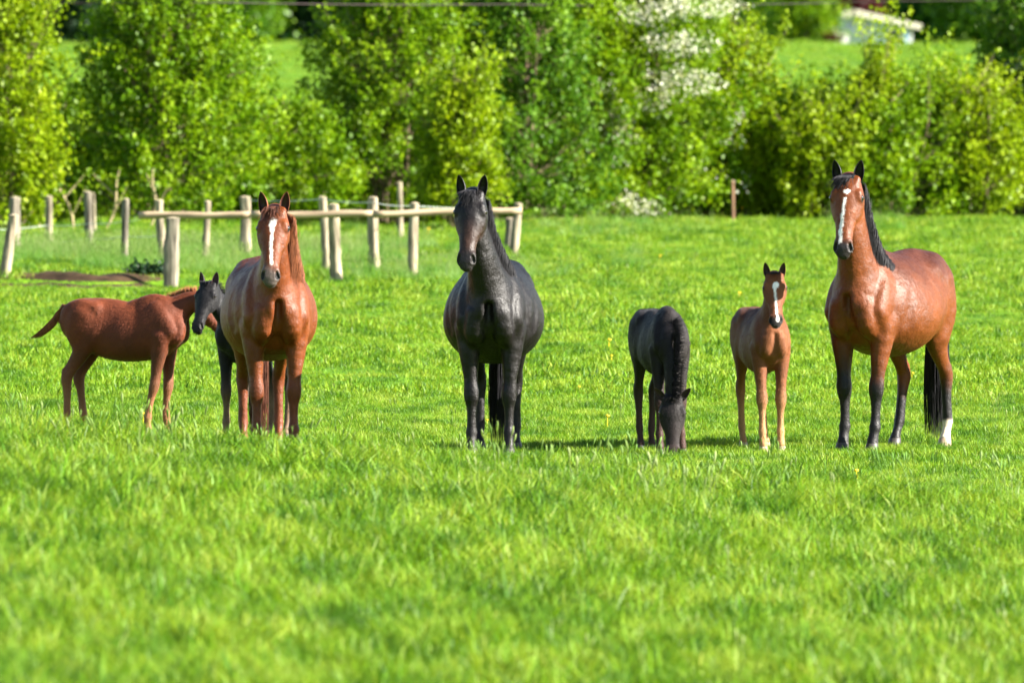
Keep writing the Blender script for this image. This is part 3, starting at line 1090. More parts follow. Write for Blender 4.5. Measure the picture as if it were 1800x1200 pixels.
def grass():
    tn = [tuft('grass_tuft', 46, .15, .06, .15, .0034, G_NEAR, .85, 20 + i) for i in range(4)]
    ts = [tuft('grass_tuft', 46, .13, .035, .085, .0026, G_NEAR, .55, 30 + i, pale=.10) for i in range(4)]
    tf = [tuft('grass_tuft', 40, .20, .035, .09, .0045, G_NEAR, .7, 40 + i, pale=.04) for i in range(3)]
    th = [tuft('seeding_grass', 3, .05, .06, .16, .0022, G_DRY, .4, 50 + i, heads=2) for i in range(4)]
    tp = [tuft('pale_grass', 40, .16, .12, .30, .004, G_DRY, .45, 60 + i, heads=4) for i in range(3)]

    def clump(x, y, sc, sd):
        return vnoise(np.stack([x, y * .4, 0 * x], -1), sc, sd)
    x, y = field(43, 82, 46)
    k = y < 77.5 - 4.0 * (x / y * FPX / 900) + RNG.normal(0, .5, len(x))
    x, y = x[k], y[k]
    c = clump(x, y, 1.8, 5) * .5 + clump(x, y, 4.5, 6) * .5
    s = (.75 + .5 * RNG.random(len(x))) * (.25 + 1.55 * c)
    put('near_grass', 'lush blurred green grass on the near rise in front of the horses', tn, x, y, np.maximum(s, .6), s * 1.0)
    x, y = field(72, 103, 62)
    k = y > 76.5 - 4.0 * (x / y * FPX / 900)
    x, y = x[k], y[k]
    c = clump(x, y, 1.5, 7) * .5 + clump(x, y, 4, 8) * .5
    s = (.7 + .6 * RNG.random(len(x))) * (.22 + 1.0 * c)
    put('horse_pasture_grass', 'short sharp green grass round the hooves of the horses', ts, x, y, np.maximum(s, .75), s)
    x, y = field(102, 205, 22)
    c = clump(x, y, .8, 9) * .6 + clump(x, y, 2.4, 10) * .4
    s = (.7 + .6 * RNG.random(len(x))) * (.15 + 1.5 * c)
    lipx = x < -4.0 + .5 * (RNG.random(len(x)) - .5)
    yl = 143.75 - .35 * np.sin(x * 3.3)
    keep = ~(lipx & (y > yl - 1.3) & (y < yl + .25) & (clump(x, y, 1.6, 44) + .30 * RNG.random(len(x)) < .66))
    x, y, s = x[keep], y[keep], s[keep]
    s = np.where((x < -3.8) & (y > 138) & (y < 144), s * .55, s)
    put('far_pasture_grass', 'bright green grass of the far pasture up to the hedge', tf, x, y, np.maximum(s, .7), s)
    x, y = field(214, 408, 1.3)
    s = RNG.uniform(1.3, 2.6, len(x))
    put('hill_grass', 'green grass on the hill behind the hedge', tf, x, y, s * 1.3, s * .45)
    # seed heads standing above the turf
    x, y = field(46, 100, 2.2)
    k = clump(x, y, 1.2, 12) > .45
    x, y = x[k], y[k]
    x2, y2 = field(69, 77.5, 4.5)
    k = clump(x2, y2, 1.0, 13) > .55
    x2, y2 = x2[k], y2[k]
    sc = np.concatenate([RNG.uniform(.55, 1.15, len(x)), RNG.uniform(1.0, 1.7, len(x2))])
    x, y = np.concatenate([x, x2]), np.concatenate([y, y2])
    put('seeding_grass', 'thin pale grass stalks with seed heads standing above the turf', th, x, y, sc)
    # tall pale grass left along the fence
    x, y = RNG.uniform(-8.6, 1.8, 5200), RNG.uniform(146.5, 164, 5200)
    k = (clump(x, y, .9, 14) > .40 + .25 * sm(-3.5, 1.5, x)) 
    x, y = x[k], y[k]
    put('pale_fence_grass', 'tall pale grass growing along the fence on the left', tp, x, y, RNG.uniform(.3, .75, len(x)))
    x, y = field(175, 197, 5)
    k = clump(x, y, .6, 15) > .6
    put('seeding_far_grass', 'pale seeding grass at the foot of the hedge', tp, x[k], y[k], RNG.uniform(.4, .8, k.sum()))


grass()


def dandelions():
    y_m = flat_mat('dandelion_yellow', (.75, .50, .01), .7, 20, .2)
    V, F, C = [], [], []
    n = 8
    for k in range(2):
        for j in range(n):
            t = j / n * 6.283
            V.append(((.014, .020)[k] * math.cos(t), (.014, .020)[k] * math.sin(t), (.088, .098)[k]))
    V.append((0, 0, .106))
    for j in range(n):
        F.append((j, (j + 1) % n, n + (j + 1) % n, n + j))
    F2 = [(n + j, n + (j + 1) % n, 2 * n) for j in range(n)]
    o = len(V)
    V += [(.002, 0, 0), (-.001, .002, 0), (-.001, -.002, 0), (.002, 0, .09), (-.001, .002, .09), (-.001, -.002, .09)]
    F += [(o, o + 1, o + 4, o + 3), (o + 1, o + 2, o + 5, o + 4), (o + 2, o, o + 3, o + 5)]
    me = np_mesh('dandelion', V, [np.array(F), np.array(F2)], y_m, smooth=False)
    x1, y1 = field(84, 103, .02)
    x2, y2 = field(103, 192, .015)
    x3, y3 = field(48, 78, .0)
    x = np.concatenate([x1, x2, x3]); y = np.concatenate([y1, y2, y3])
    put('dandelion_flowers', 'small yellow dandelion heads scattered through the pasture', [me], x, y, RNG.uniform(.7, 1.2, len(x)))
    # a denser yellow line at the foot of the hedge
    x = RNG.uniform(-1, 9.5, 90); y = RNG.uniform(190, 194.5, 90)
    put('hedge_foot_flowers', 'yellow flowers along the foot of the hedge', [me], x, y, RNG.uniform(1.4, 2.6, len(x)))


dandelions()


def soil_bank():
    """bare crumbling earth at the broken lip of turf on the left"""
    m = flat_mat('bare_soil', (.040, .024, .012), .95, 6, .6, .1, .9)
    r = np.random.default_rng(3)
    xs = np.arange(-8.2, -3.7, .05)
    V, F = [], []
    prof = [(-.9, .02), (-.5, .035), (-.2, .065), (.0, .15), (.12, .19), (.3, .20), (.6, .10)]
    for i, x in enumerate(xs):
        yy = 143.75 - .35 * math.sin(x * 3.3)
        amp = .35 + .75 * float(vnoise(np.array([x, 0, 0]), 1.5, 31))
        amp *= float(sm(-3.8, -4.6, np.array(x)))
        for j, (dy, dz) in enumerate(prof):
            jit = float(vnoise(np.array([x, j * .7, 0]), 6, 33)) - .5
            g = float(ground_z(x, yy - .6))
            V.append((x, yy + dy + jit * .12, g + dz * amp + jit * .04 - .02))
    k = len(prof)
    for i in range(len(xs) - 1):
        for j in range(k - 1):
            F.append((i * k + j, (i + 1) * k + j, (i + 1) * k + j + 1, i * k + j + 1))
    o = link('soil_bank', np_mesh('soil_bank', V, np.array(F), m))
    tag(o, 'strip of bare brown earth at a broken lip of turf on the left', kind='structure')


soil_bank()
# ================================================================ HEDGE, TREES, FAR GROUND
def leaf_mat(name, stops, trans=.42):
    m, nt, b = new_mat(name)
    vc = N(nt, 'ShaderNodeVertexColor', layer_name='Col')
    c = ramp(nt, vc.outputs['Color'], stops)
    b.inputs['Roughness'].default_value = .42
    b.inputs['Specular IOR Level'].default_value = .16
    nt.links.new(c, b.inputs['Base Color'])
    t = N(nt, 'ShaderNodeBsdfTranslucent')
    nt.links.new(mixc(nt, c, (1.0, 1.0, .45), 1.0, 'MULTIPLY'), t.inputs[0])
    mx = N(nt, 'ShaderNodeMixShader')
    mx.inputs[0].default_value = trans
    out = nt.nodes['Material Output']
    nt.links.new(b.outputs[0], mx.inputs[1]); nt.links.new(t.outputs[0], mx.inputs[2])
    nt.links.new(mx.outputs[0], out.inputs['Surface'])
    return m


LEAF = {
    'bright': leaf_mat('bright_spring_leaf', [(.0, (0.0378, 0.0954, 0.0020)), (.45, (0.1032, 0.2054, 0.0034)), (1, (0.2203, 0.3229, 0.0067))]),
    'yellow': leaf_mat('yellow_green_leaf', [(.0, (0.0689, 0.1248, 0.0020)), (.5, (0.1721, 0.2642, 0.0040)), (1, (0.2893, 0.3669, 0.0094))]),
    'dark': leaf_mat('dark_leaf', [(.0, (0.0124, 0.0550, 0.0067)), (.5, (0.0276, 0.0954, 0.0094)), (1, (0.0586, 0.1467, 0.0121))]),
    'mid': leaf_mat('mid_green_leaf', [(.0, (0.0234, 0.0806, 0.0064)), (.5, (0.0683, 0.1611, 0.0080)), (1, (0.1513, 0.2629, 0.0128))]),
    'red': leaf_mat('copper_leaf', [(.0, (0.0336, 0.0054, 0.0081)), (1, (0.0941, 0.0134, 0.0168))]),
    'deep': leaf_mat('deep_shade_leaf', [(.0, (0.0054, 0.0202, 0.0081)), (1, (0.0168, 0.0437, 0.0148))], .2),
    'tan': leaf_mat('tan_leaf', [(.0, (0.1882, 0.1277, 0.0672)), (1, (0.3360, 0.2419, 0.1344))], .3),
}
M_BLOSSOM = leaf_mat('white_blossom', [(0, (0.4400, 0.4480, 0.3360)), (1, (0.6400, 0.6400, 0.5600))], .35)
M_BARK = flat_mat('bark', (.13, .095, .06), .9, 12, .45, .2, .5, (1, 1, .25))


def leaf_cloud(P, size, shade, r, droop=.3):
    """one folded leaf (2 triangles) at every point"""
    n = len(P)
    d = nrm(r.normal(0, 1, (n, 3)) + np.array([0, 0, -droop]))
    u = nrm(np.cross(d, r.normal(0, 1, (n, 3))))
    s = (size * r.uniform(.55, 1.25, n))[:, None]
    w = s * r.uniform(.30, .45, (n, 1))
    nn = np.cross(d, u)
    a = P
    t = P + d * s
    l = P + d * s * .5 + u * w + nn * w * .35
    q = P + d * s * .5 - u * w + nn * w * .35
    V = np.stack([a, l, t, q], 1).reshape(-1, 3)
    i = np.arange(n)[:, None] * 4
    F = np.concatenate([i + [0, 1, 2], i + [0, 2, 3]], 1).reshape(-1, 3)
    C = np.repeat(np.clip(shade, 0, 1), 4)[:, None] * np.ones(3)
    return V, F, C


def stem(paths, radii, sides=6):
    Vs, Fs = [], []
    o = 0
    for p, (a, b) in zip(paths, radii):
        V, F = tubes(np.array([p]), a, b, sides)
        Vs.append(V); Fs.append(F + o); o += len(V)
    return np.concatenate(Vs), np.concatenate(Fs)


def shrub(x, y, height, width, leafkey, label, seed, density=1.0, size=.082, bottom=.02, spiky=.4, stems=3, name='hedge_tree',
          depth=None, blossom=None, group='trees and shrubs of the hedge', cat='tree', lean=0.0, taper=.7, leafgap=.45):
    r = np.random.default_rng(seed)
    g = float(ground_z(x, y))
    root = empty(name, (x, y, g), 0, label, cat, group)
    depth = width * .8 if depth is None else depth
    # sprays: short leafy branches rising from inside the crown
    heff = height - .26 * (1 + .6 * spiky)
    nb = max(12, int(50 * density * (width * height) ** .8))
    paths, rad, LP, LS = [], [], [], []
    stem_tops = []
    for i in range(stems):
        a = r.uniform(0, 6.28)
        bx, by = math.cos(a) * .10 * width, math.sin(a) * .10 * depth
        tx, ty = math.cos(a) * width * r.uniform(.05, .30) + lean, math.sin(a) * depth * r.uniform(.05, .3)
        hh = height * r.uniform(.65, .95)
        t = np.linspace(0, 1, 6)[:, None]
        w = np.cumsum(r.normal(0, .03, (6, 3)), 0) * width * .4
        w[0] = 0
        w[:, 2] = 0
        p = np.array([bx, by, -.05]) * (1 - t) + np.array([tx, ty, hh]) * t + w
        paths.append(p); rad.append((max(.018, height * .011) * r.uniform(.8, 1.5), .012))
        stem_tops.append(p)
    for i in range(nb):
        v = r.random() ** .9
        z = bottom * height + (heff - bottom * height) * v
        # crown outline: broad in the middle, ragged
        prof = math.sin(math.pi * min(1, (.22 + .78 * v) ** (taper + .15))) ** .42 if v < .98 else .15
        a = r.uniform(0, 6.28)
        rr = math.sqrt(r.uniform(.05, 1))
        lump = .65 + .7 * float(vnoise(np.array([math.cos(a) * 1.3, math.sin(a) * 1.3, v * 3.5]), 1.3, seed))
        cx = math.cos(a) * width * .5 * prof * rr * lump + lean * v
        cy = math.sin(a) * depth * .5 * prof * rr * lump
        ln = r.uniform(.22, .55) * (1 + spiky * (v > .55) * r.random() * 1.6)
        up = .35 + spiky + .5 * v
        d = nrm(np.array([math.cos(a) * r.uniform(.3, 1), math.sin(a) * r.uniform(.2, 1), up * r.uniform(.2, 1.5)]))
        k = 54
        tt = r.random(k)
        c = np.array([cx, cy, z])
        ctl = c + d * ln * tt[:, None]
        sp = .095 * (1.15 - .65 * tt)[:, None] * (size / .075) ** .6
        P = ctl + r.normal(0, 1, (k, 3)) * sp * np.array([1, 1, .9])
        LP.append(P)
        LS.append(np.full(k, r.random() * .60 + .02) + r.random(k) * .34 + .12 * tt)
        if r.random() < .45:
            st = stem_tops[int(r.integers(len(stem_tops)))]
            q = st[min(5, int(v * 5.4))]
            tq = np.linspace(0, 1, 6)[:, None]
            mid = q * (1 - tq) + (c + d * ln * .9) * tq
            mid[:, 2] -= .06 * np.sin(tq[:, 0] * math.pi)
            paths.append(mid); rad.append((.011, .004))
    P = np.concatenate(LP); Sh = np.concatenate(LS)
    keep = P[:, 2] > .03
    V, F, C = leaf_cloud(P[keep], size, Sh[keep], r)
    link('crown', np_mesh('crown', V, F, LEAF[leafkey], C, smooth=False), root)
    V, F = stem(paths, rad)
    link('trunk', np_mesh('trunk', V, F, M_BARK), root)
    if blossom:
        BP = []
        for (bx, bz, rx, rz, n) in blossom:
            for i in range(int(n * 1.25)):
                a = r.uniform(0, 6.28); q = math.sqrt(r.random())
                c = np.array([bx + math.cos(a) * rx * q * 1.7, -depth * r.uniform(.42, .60), bz + math.sin(a) * rz * q])
                BP.append(c + r.normal(0, 1, (9, 3)) * np.array([.085, .06, .06]))
        BP = np.concatenate(BP)
        V, F, C = leaf_cloud(BP, .055, r.random(len(BP)), r, 0)
        b = link('blossom', np_mesh('blossom', V, F, M_BLOSSOM, C, smooth=False), root)
        b['label'] = 'clusters of small white blossom'
    return root


def sx(px, y):
    return (px - 900) / FPX * y


def hz(py, y, x=0):
    """height above ground at distance y that shows at picture row py"""
    return at(900, py, y).z - float(ground_z(x, y))


def hedge():
    # px, y, top row, width px, kind, label, extra
    T = [
        (8, 171, -40, 170, 'yellow', 'yellow green hedge tree cut by the left edge of the picture', dict(density=1.5, spiky=.8)),
        (290, 176, -60, 285, 'bright', 'tall broad bright green hedge tree behind the left fence posts', dict(density=1.7, stems=4)),
        (115, 179, 160, 180, 'bright', 'lower green shrub in the gap between the two leftmost tall hedge trees', dict(density=1.3)),
        (485, 180, 175, 215, 'bright', 'lower green shrub behind the chestnut mare with hill grass showing above it', dict(density=1.5)),
        (682, 183, -70, 255, 'bright', 'tall bright green hedge tree between the chestnut mare and the black mare', dict(density=1.7, stems=4)),
        (812, 178, 120, 95, 'yellow', 'narrow yellow green column of shoots right above the head of the black mare', dict(density=2.2, spiky=1.0, depth=1.0, bottom=.08)),
        (905, 184, -60, 260, 'mid', 'tall darker green hedge tree just right of the black mare', dict(density=1.4, spiky=.3)),
        (1110, 186.5, -80, 290, 'bright', 'tall hedge tree covered with diagonal drifts of white blossom', dict(density=1.7, stems=4, spiky=.7,
            blossom=[(-.62, 2.25, .22, .10, 22), (-.40, 2.0, .20, .14, 26), (-.22, 1.7, .14, .2, 22), (-.15, 1.35, .12, .16, 16), (-.75, 1.35, .3, .06, 10), (.35, 3.45, .35, .16, 30), (.8, 2.95, .38, .18, 34), (.85, 2.35, .40, .22, 40), (1.15, 3.55, .45, .12, 40), (.35, 2.0, .3, .2, 12),
                     (-.1, .35, .25, .15, 16), (.2, .25, .2, .1, 12), (-.7, 1.1, .4, .25, 12), (-1.1, .9, .3, .2, 8)])),
        (-190, 174, -30, 260, 'bright', 'hedge tree just beyond the left edge of the picture', dict(density=1.1)),
        (-420, 174, 0, 260, 'mid', 'hedge tree well beyond the left edge of the picture', dict(density=1.0)),
        (1985, 190, -30, 230, 'bright', 'hedge tree just beyond the right edge of the picture', dict(density=1.1)),
        (2200, 192, 0, 260, 'mid', 'hedge tree well beyond the right edge of the picture', dict(density=1.0)),
        (375, 179, 110, 130, 'bright', 'bright green hedge tree behind the middle of the left fence', dict(density=1.5, spiky=.6)),
        (770, 184, 20, 180, 'bright', 'bright green hedge tree left of the narrow yellow green column', dict(density=1.4, spiky=.6)),
        (1000, 185.5, -40, 220, 'bright', 'fresh green hedge tree between the black mare and the blossoming tree', dict(density=1.4)),
        (1225, 188, 130, 170, 'bright', 'bright green shrub with a little white blossom right of the blossoming tree', dict(density=1.5, spiky=.8, blossom=[(0, 1.6, .5, .5, 14), (.1, .7, .5, .3, 10)])),
        (1440, 187.5, 190, 150, 'yellow', 'low yellow green shrub between the bay foal and the bay mare', dict(density=1.4, spiky=1.0)),
        (1575, 188, 165, 190, 'bright', 'low bright shrub right of the bay mare head', dict(density=1.4, spiky=.9)),
        (1715, 188.5, 140, 150, 'yellow', 'yellow green shrub second from the right edge', dict(density=1.4, spiky=.9)),
        (1300, 188, 60, 110, 'yellow', 'slim yellow green shrub with one tall upright shoot right of the blossoming tree', dict(density=1.5, spiky=1.5, taper=.45)),
        (1385, 188.5, 150, 170, 'bright', 'rounded bright green shrub behind the bay foal', dict(density=1.5, spiky=.9)),
        (1500, 189, 160, 190, 'bright', 'bushy green shrub behind the head of the bay mare', dict(density=1.7, spiky=.5)),
        (1543, 188, 75, 40, 'yellow', 'thin yellow green shoot rising in front of the white house', dict(density=1.7, spiky=1.5, taper=.4)),
        (1650, 189, 125, 150, 'bright', 'green shrub with pointed shoots above the rump of the bay mare', dict(density=1.7, spiky=1.0)),
        (1800, 191, -50, 170, 'mid', 'tall dark green hedge tree with pale flowering sprays at the right edge', dict(density=1.5, spiky=.5,
            blossom=[(-.35, 2.4, .25, .5, 6), (-.2, 1.4, .3, .5, 6)])),
    ]
    for i, (px, y, top, wpx, k, lab, ex) in enumerate(T):
        x = sx(px, y)
        shrub(x, y, hz(top, y, x), wpx * 1.12 / FPX * y, k, lab, 100 + i * 7, **ex)
    # low dark undergrowth that closes the foot of the hedge
    U = [(70, 178, 200, 'the leftmost low dark bush at the foot of the hedge'), (240, 181, 220, 'low dark bush under the tall broad tree behind the left fence'),
         (420, 184, 230, 'low dark bush at the hedge foot left of the chestnut mare head'), (590, 187, 230, 'low dark bush at the hedge foot right of the chestnut mare head'),
         (760, 190, 230, 'low dark bush at the hedge foot left of the black mare head'), (930, 191, 230, 'low dark bush at the hedge foot right of the rail end'),
         (1060, 192, 210, 'low dark bush under the blossoming tree'), (1210, 192.5, 210, 'low dark bush left of the brown stake in the hedge'),
         (1350, 193.5, 210, 'low dark bush right of the brown stake in the hedge'), (1500, 194, 220, 'low dark bush at the hedge foot behind the bay mare head'),
         (1630, 194, 220, 'low dark bush at the hedge foot above the bay mare rump'), (1770, 194, 220, 'the rightmost low dark bush at the foot of the hedge')]
    for i, (px, y, top, lab) in enumerate(U):
        x = sx(px, y)
        y += 1.6
        shrub(x, y, hz(top + (i * 37 % 50) - 40, y, x), 1.9, ('bright', 'mid')[i % 2], lab, 400 + i * 5, density=1.9, bottom=.0, spiky=.25, stems=5, name='hedge_bush',
              group='low dark bushes at the hedge foot', cat='bush', size=.085, depth=1.3)
    # leaning bare stems at the left
    r = np.random.default_rng(5)
    for i, (px, ln, lab) in enumerate([(62, .2, 'bare leaning stem beside the leftmost fence post'), (128, -.25, 'bare stem left of the second upright fence post'),
                                  (182, .30, 'curved bare stem right of the double post on the left'), (262, .12, 'thin bare stem left of the rail end'),
                                  (1378, -.25, 'pale bare stem at the hedge foot behind the bay foal')]):
        y = 172 if px < 1000 else 189
        x = sx(px, y)
        root = empty('bare_sapling', (x, y, float(ground_z(x, y))), 0, lab, 'sapling', 'bare stems in the hedge')
        t = np.linspace(0, 1, 8)[:, None]
        hgt = .95
        p = np.concatenate([ln * t + .06 * np.sin(t * 5), 0 * t, -.05 + hgt * t], 1)
        b1 = p[4] + (np.linspace(0, 1, 8)[:, None]) * np.array([-ln * 1.2, .1, .35])
        b2 = p[2] + (np.linspace(0, 1, 8)[:, None]) * np.array([.22, -.1, .45])
        V, F = stem([p, b1, b2], [(.028, .014), (.013, .006), (.012, .006)])
        link('trunk', np_mesh('trunk', V, F, flat_mat('pale_bark', (.30, .24, .13), .9, 20, .3)), root)
        P = np.concatenate([q[-3:] + r.normal(0, .07, (3, 3)) for q in (p, b1, b2) for _ in range(9)])
        V, F, C = leaf_cloud(P, .06, r.random(len(P)), r)
        link('foliage', np_mesh('foliage', V, F, LEAF['bright'], C, smooth=False), root)


hedge()


def far_trees():
    # (px, y, height, width m, kind, label)
    T = [(-60, 640, 12, 12, 'deep', 'far dark tree beyond the hill at the left edge'), (90, 650, 12, 7.5, 'deep', 'far dark tree above the gap left of the tall broad hedge tree'),
         (260, 655, 13, 8, 'deep', 'far dark tree hidden behind the tall broad hedge tree'), (405, 640, 11, 5, 'mid', 'far olive tree right of the tall broad hedge tree'),
         (500, 650, 12, 6.5, 'deep', 'far blue green tree above the gap behind the chestnut mare'), (640, 650, 13, 8, 'deep', 'far dark tree behind the tall hedge tree left of the black mare'),
         (800, 655, 12, 8, 'deep', 'far dark tree above the black mare'), (960, 650, 12, 8, 'deep', 'far dark tree behind the darker hedge tree'),
         (1120, 655, 12, 8, 'deep', 'far dark tree behind the blossoming tree'), (1255, 650, 12, 6, 'deep', 'far dark tree right of the blossoming tree'),
         (1400, 670, 13, 8, 'deep', 'far dark tree behind the round yellow green bush'), (1545, 690, 14, 8, 'deep', 'far dark tree directly behind the house roof'),
         (1640, 640, 11, 4.5, 'dark', 'far grey green tree just right of the house roof'), (1730, 620, 10, 5, 'mid', 'far green tree with yellow tips right of the house'),
         (1850, 640, 12, 9, 'deep', 'far dark tree at the right edge')]
    for i, (px, y, h, w, k, lab) in enumerate(T):
        far_crown(sx(px, y), y, h, w, k, lab, 700 + i, 'tree', 'far trees beyond the hill', 'far_tree', .42)
    T = [(1325, 560, 4.6, 3.0, 'mid', 'far green bush left of the round yellow green bush'), (1418, 556, 4.2, 3.0, 'bright', 'round yellow green bush left of the white house'),
         (1460, 553, 1.3, .28, 'red', 'small dark red bush at the left corner of the white house'), (1512, 608, 4.4, 2.0, 'red', 'dark red bush rising behind the ridge of the white house')]
    for i, (px, y, h, w, k, lab) in enumerate(T):
        far_crown(sx(px, y), y, h, w, k, lab, 760 + i, 'bush', None, 'garden_bush', .24)


def far_crown(x, y, h, w, k, lab, seed, cat, group, name, size):
    size = min(size, .5 * w)
    r = np.random.default_rng(seed)
    g = float(ground_z(x, y))
    root = empty(name, (x, y, g), 0, lab, cat, group)
    nb = int(42 * (w * h) ** .62)
    LP, LS = [], []
    for i in range(nb):
        v = r.random()
        a = r.uniform(0, 6.28)
        prof = math.sin(math.pi * (.12 + .86 * v)) ** .6
        rr = math.sqrt(r.uniform(.15, 1)) * (.7 + .6 * float(vnoise(np.array([math.cos(a), math.sin(a), v * 3]), 1.4, seed)))
        c = np.array([math.cos(a) * w * .5 * prof * rr, math.sin(a) * w * .42 * prof * rr, h * (.02 + .96 * v)])
        kk = 30
        LP.append(c + r.normal(0, 1, (kk, 3)) * size * 1.5 * np.array([1.1, 1, .6]))
        LS.append(np.full(kk, r.random() * .6) + r.random(kk) * .4)
    P = np.concatenate(LP)
    V, F, C = leaf_cloud(P, size, np.concatenate(LS), r)
    link('crown', np_mesh('crown', V, F, LEAF[k], C, smooth=False), root)
    t = np.linspace(0, 1, 5)[:, None]
    V, F = stem([np.concatenate([0 * t, 0 * t, h * .8 * t - .1], 1)] + [np.concatenate([q * w * .3 * t, .1 * q * t, h * (.2 + .5 * t)], 1) for q in (-1, 1, .5)], [(h * .03, h * .008)] + [(h * .012, h * .005)] * 3)
    link('trunk', np_mesh('trunk', V, F, M_BARK), root)


far_trees()
# ================================================================ HOUSE, FENCE, CABLE
def box_arr(x0, x1, y0, y1, z0, z1):
    V = np.array([(x, y, z) for x in (x0, x1) for y in (y0, y1) for z in (z0, z1)], dtype=float)
    F = np.array([(0, 1, 3, 2), (4, 6, 7, 5), (0, 4, 5, 1), (2, 3, 7, 6), (0, 2, 6, 4), (1, 5, 7, 3)])
    return V, F


def poly_prism(pts, y0, y1):
    n = len(pts)
    V = np.array([(x, y0, z) for x, z in pts] + [(x, y1, z) for x, z in pts])
    me_f = [tuple(range(n)), tuple(range(2 * n - 1, n - 1, -1))]
    side = [(i, n + i, n + (i + 1) % n, (i + 1) % n) for i in range(n)]
    return V, me_f, side


def prism_mesh(name, pts, y0, y1, mat):
    V, caps, side = poly_prism(pts, y0, y1)
    me = bpy.data.meshes.new(name)
    me.from_pydata([tuple(v) for v in V], [], caps + side)
    me.materials.append(mat)
    me.update()
    return me


def house():
    y = 600.0
    cream = flat_mat('cream_roof_board', (0.624, 0.560, 0.440), .6, 3, .06, .3)
    white = flat_mat('white_wall_boards', (0.592, 0.608, 0.624), .7, 3, .06, .3)
    white2 = flat_mat('white_trim', (0.656, 0.640, 0.608), .6, 3, .05)
    dark = flat_mat('dark_window', (0.080, 0.088, 0.112), .6, 3, .1)  # dark blue grey of the window band
    tile = flat_mat('roof_tiles', (0.160, 0.128, 0.104), .8, 4, .3, .2, .5)
    blue = flat_mat('pale_blue_bin', (0.200, 0.336, 0.440), .6, 3, .1)
    c = at(1545, 60, y)
    g = float(ground_z(c.x, y))
    root = empty('house', (c.x, y, g), 0, 'low white boarded house with a long sloping cream edged roof on the hill', 'house')

    def pt(px, py):
        p = at(px, py, y)
        return p.x - c.x, p.z - g
    apex = pt(1500, 18); reye = pt(1620, 45); leye = pt(1478, 26)
    base = 0.0
    # gable wall under the roof
    l0, r0 = pt(1482, 34), pt(1604, 44)
    wall_pts = [(l0[0], base), (r0[0], base), (r0[0], pt(1604, 46)[1]), (apex[0], apex[1] - .12), (l0[0], l0[1])]
    link('wall', prism_mesh('wall', wall_pts, 0, 7, white), root)
    # vertical boards on the gable
    bw = .16
    x = l0[0]
    me = None
    i = 0
    zcap = lambda q: (apex[1] - .12) - ((q - apex[0]) * ((apex[1] - .12) - pt(1604, 46)[1]) / (r0[0] - apex[0]) if q > apex[0] else (apex[0] - q) * ((apex[1] - .12) - l0[1]) / (apex[0] - l0[0]))
    while x + bw < pt(1532, 40)[0]:
        ztop = min(zcap(x), zcap(x + bw)) - .34
        V, F = box_arr(x + .012, x + bw - .012, -.035, 0.0, base + .3, ztop)
        link('wall_board', np_mesh('wall_board', V, F, white, smooth=False), root)
        x += bw
    # roof slabs, with the wide pale barge boards on the gable side
    def slab(a, b, t, y0, y1, name, mat, lift=0.0):
        a = np.array(a); b = np.array(b)
        d = nrm(b - a); n = np.array([-d[1], d[0]])
        if n[1] < 0: n = -n
        pts = [tuple(a + n * lift), tuple(b + n * lift), tuple(b + n * (lift - t)), tuple(a + n * (lift - t))]
        if (pts[1][0] - pts[0][0]) < 0: pts = pts[::-1]
        return link(name, prism_mesh(name, pts, y0, y1, mat), root)
    slab(apex, reye, .18, -.45, 7.4, 'roof', tile, .03)
    slab(apex, leye, .18, -.45, 7.4, 'roof', tile, .03)
    slab((apex[0] - .05, apex[1]), reye, .30, -.62, -.46, 'barge_board', cream, .06)
    slab((apex[0] + .05, apex[1]), leye, .26, -.62, -.46, 'barge_board', cream, .05)
    # dark window band under the right slope and white lower wall
    a, b2 = pt(1562, 50), pt(1600, 58)
    V, F = box_arr(a[0], b2[0], -.04, -.005, b2[1] - .2, a[1] - .12)
    w = link('window', np_mesh('window', V, F, dark, smooth=False), root)
    for k in range(3):
        q = a[0] + (b2[0] - a[0]) * k / 2
        V, F = box_arr(q - .03, q + .03, -.06, -.042, b2[1] - .2, a[1] - .12)
        link('frame', np_mesh('frame', V, F, white2, smooth=False), w)
    V, F = box_arr(l0[0], pt(1534, 50)[0], -.07, -.037, pt(1500, 60)[1] - .1, pt(1500, 53)[1])
    link('skirting', np_mesh('skirting', V, F, white2, smooth=False), root)
    # white garden wall in front on the left, and the pale blue box on the right
    for nm, lab, cat, px0, px1, py0, mt, yy in (('garden_wall', 'low white garden wall at the left end of the house', 'wall', 1454, 1492, 42, white2, 560),
                                           ('garden_box', 'pale blue box below the low end of the house roof', 'box', 1590, 1596, 57, blue, 585)):
        a = at(px0, py0, yy); b = at(px1, py0, yy)
        gg = float(ground_z(a.x, yy))
        zt = a.z - gg
        n = 7
        ptsx = np.linspace(0, b.x - a.x, n)
        prof = [(0, 0)] + [(float(q), zt * (1 - (.35 * (i / (n - 1)) if nm == 'garden_wall' else 0)) + (.02 * (i % 2))) for i, q in enumerate(ptsx)] + [(float(ptsx[-1]), 0)]
        o = link(nm, prism_mesh(nm, prof[::-1], 0, .35, mt))
        o.location = (a.x, yy, gg)
        tag(o, lab, cat)


house()

M_POST = flat_mat('weathered_split_wood', (0.215, 0.180, 0.125), .9, 22, .75, .2, .9, (1, 1, .12))
M_POSTG = flat_mat('grey_weathered_wood', (0.150, 0.130, 0.100), .9, 22, .75, .2, .9, (1, 1, .12))
M_RAIL = flat_mat('debarked_rail_wood', (0.264, 0.196, 0.124), .8, 14, .5, .2, .8, (.12, 1, 1))
M_WIRE = flat_mat('galvanised_wire', (0.360, 0.384, 0.360), .4, 10, .1, .5)
M_END = flat_mat('cut_wood_end', (0.416, 0.336, 0.216), .8, 30, .25)


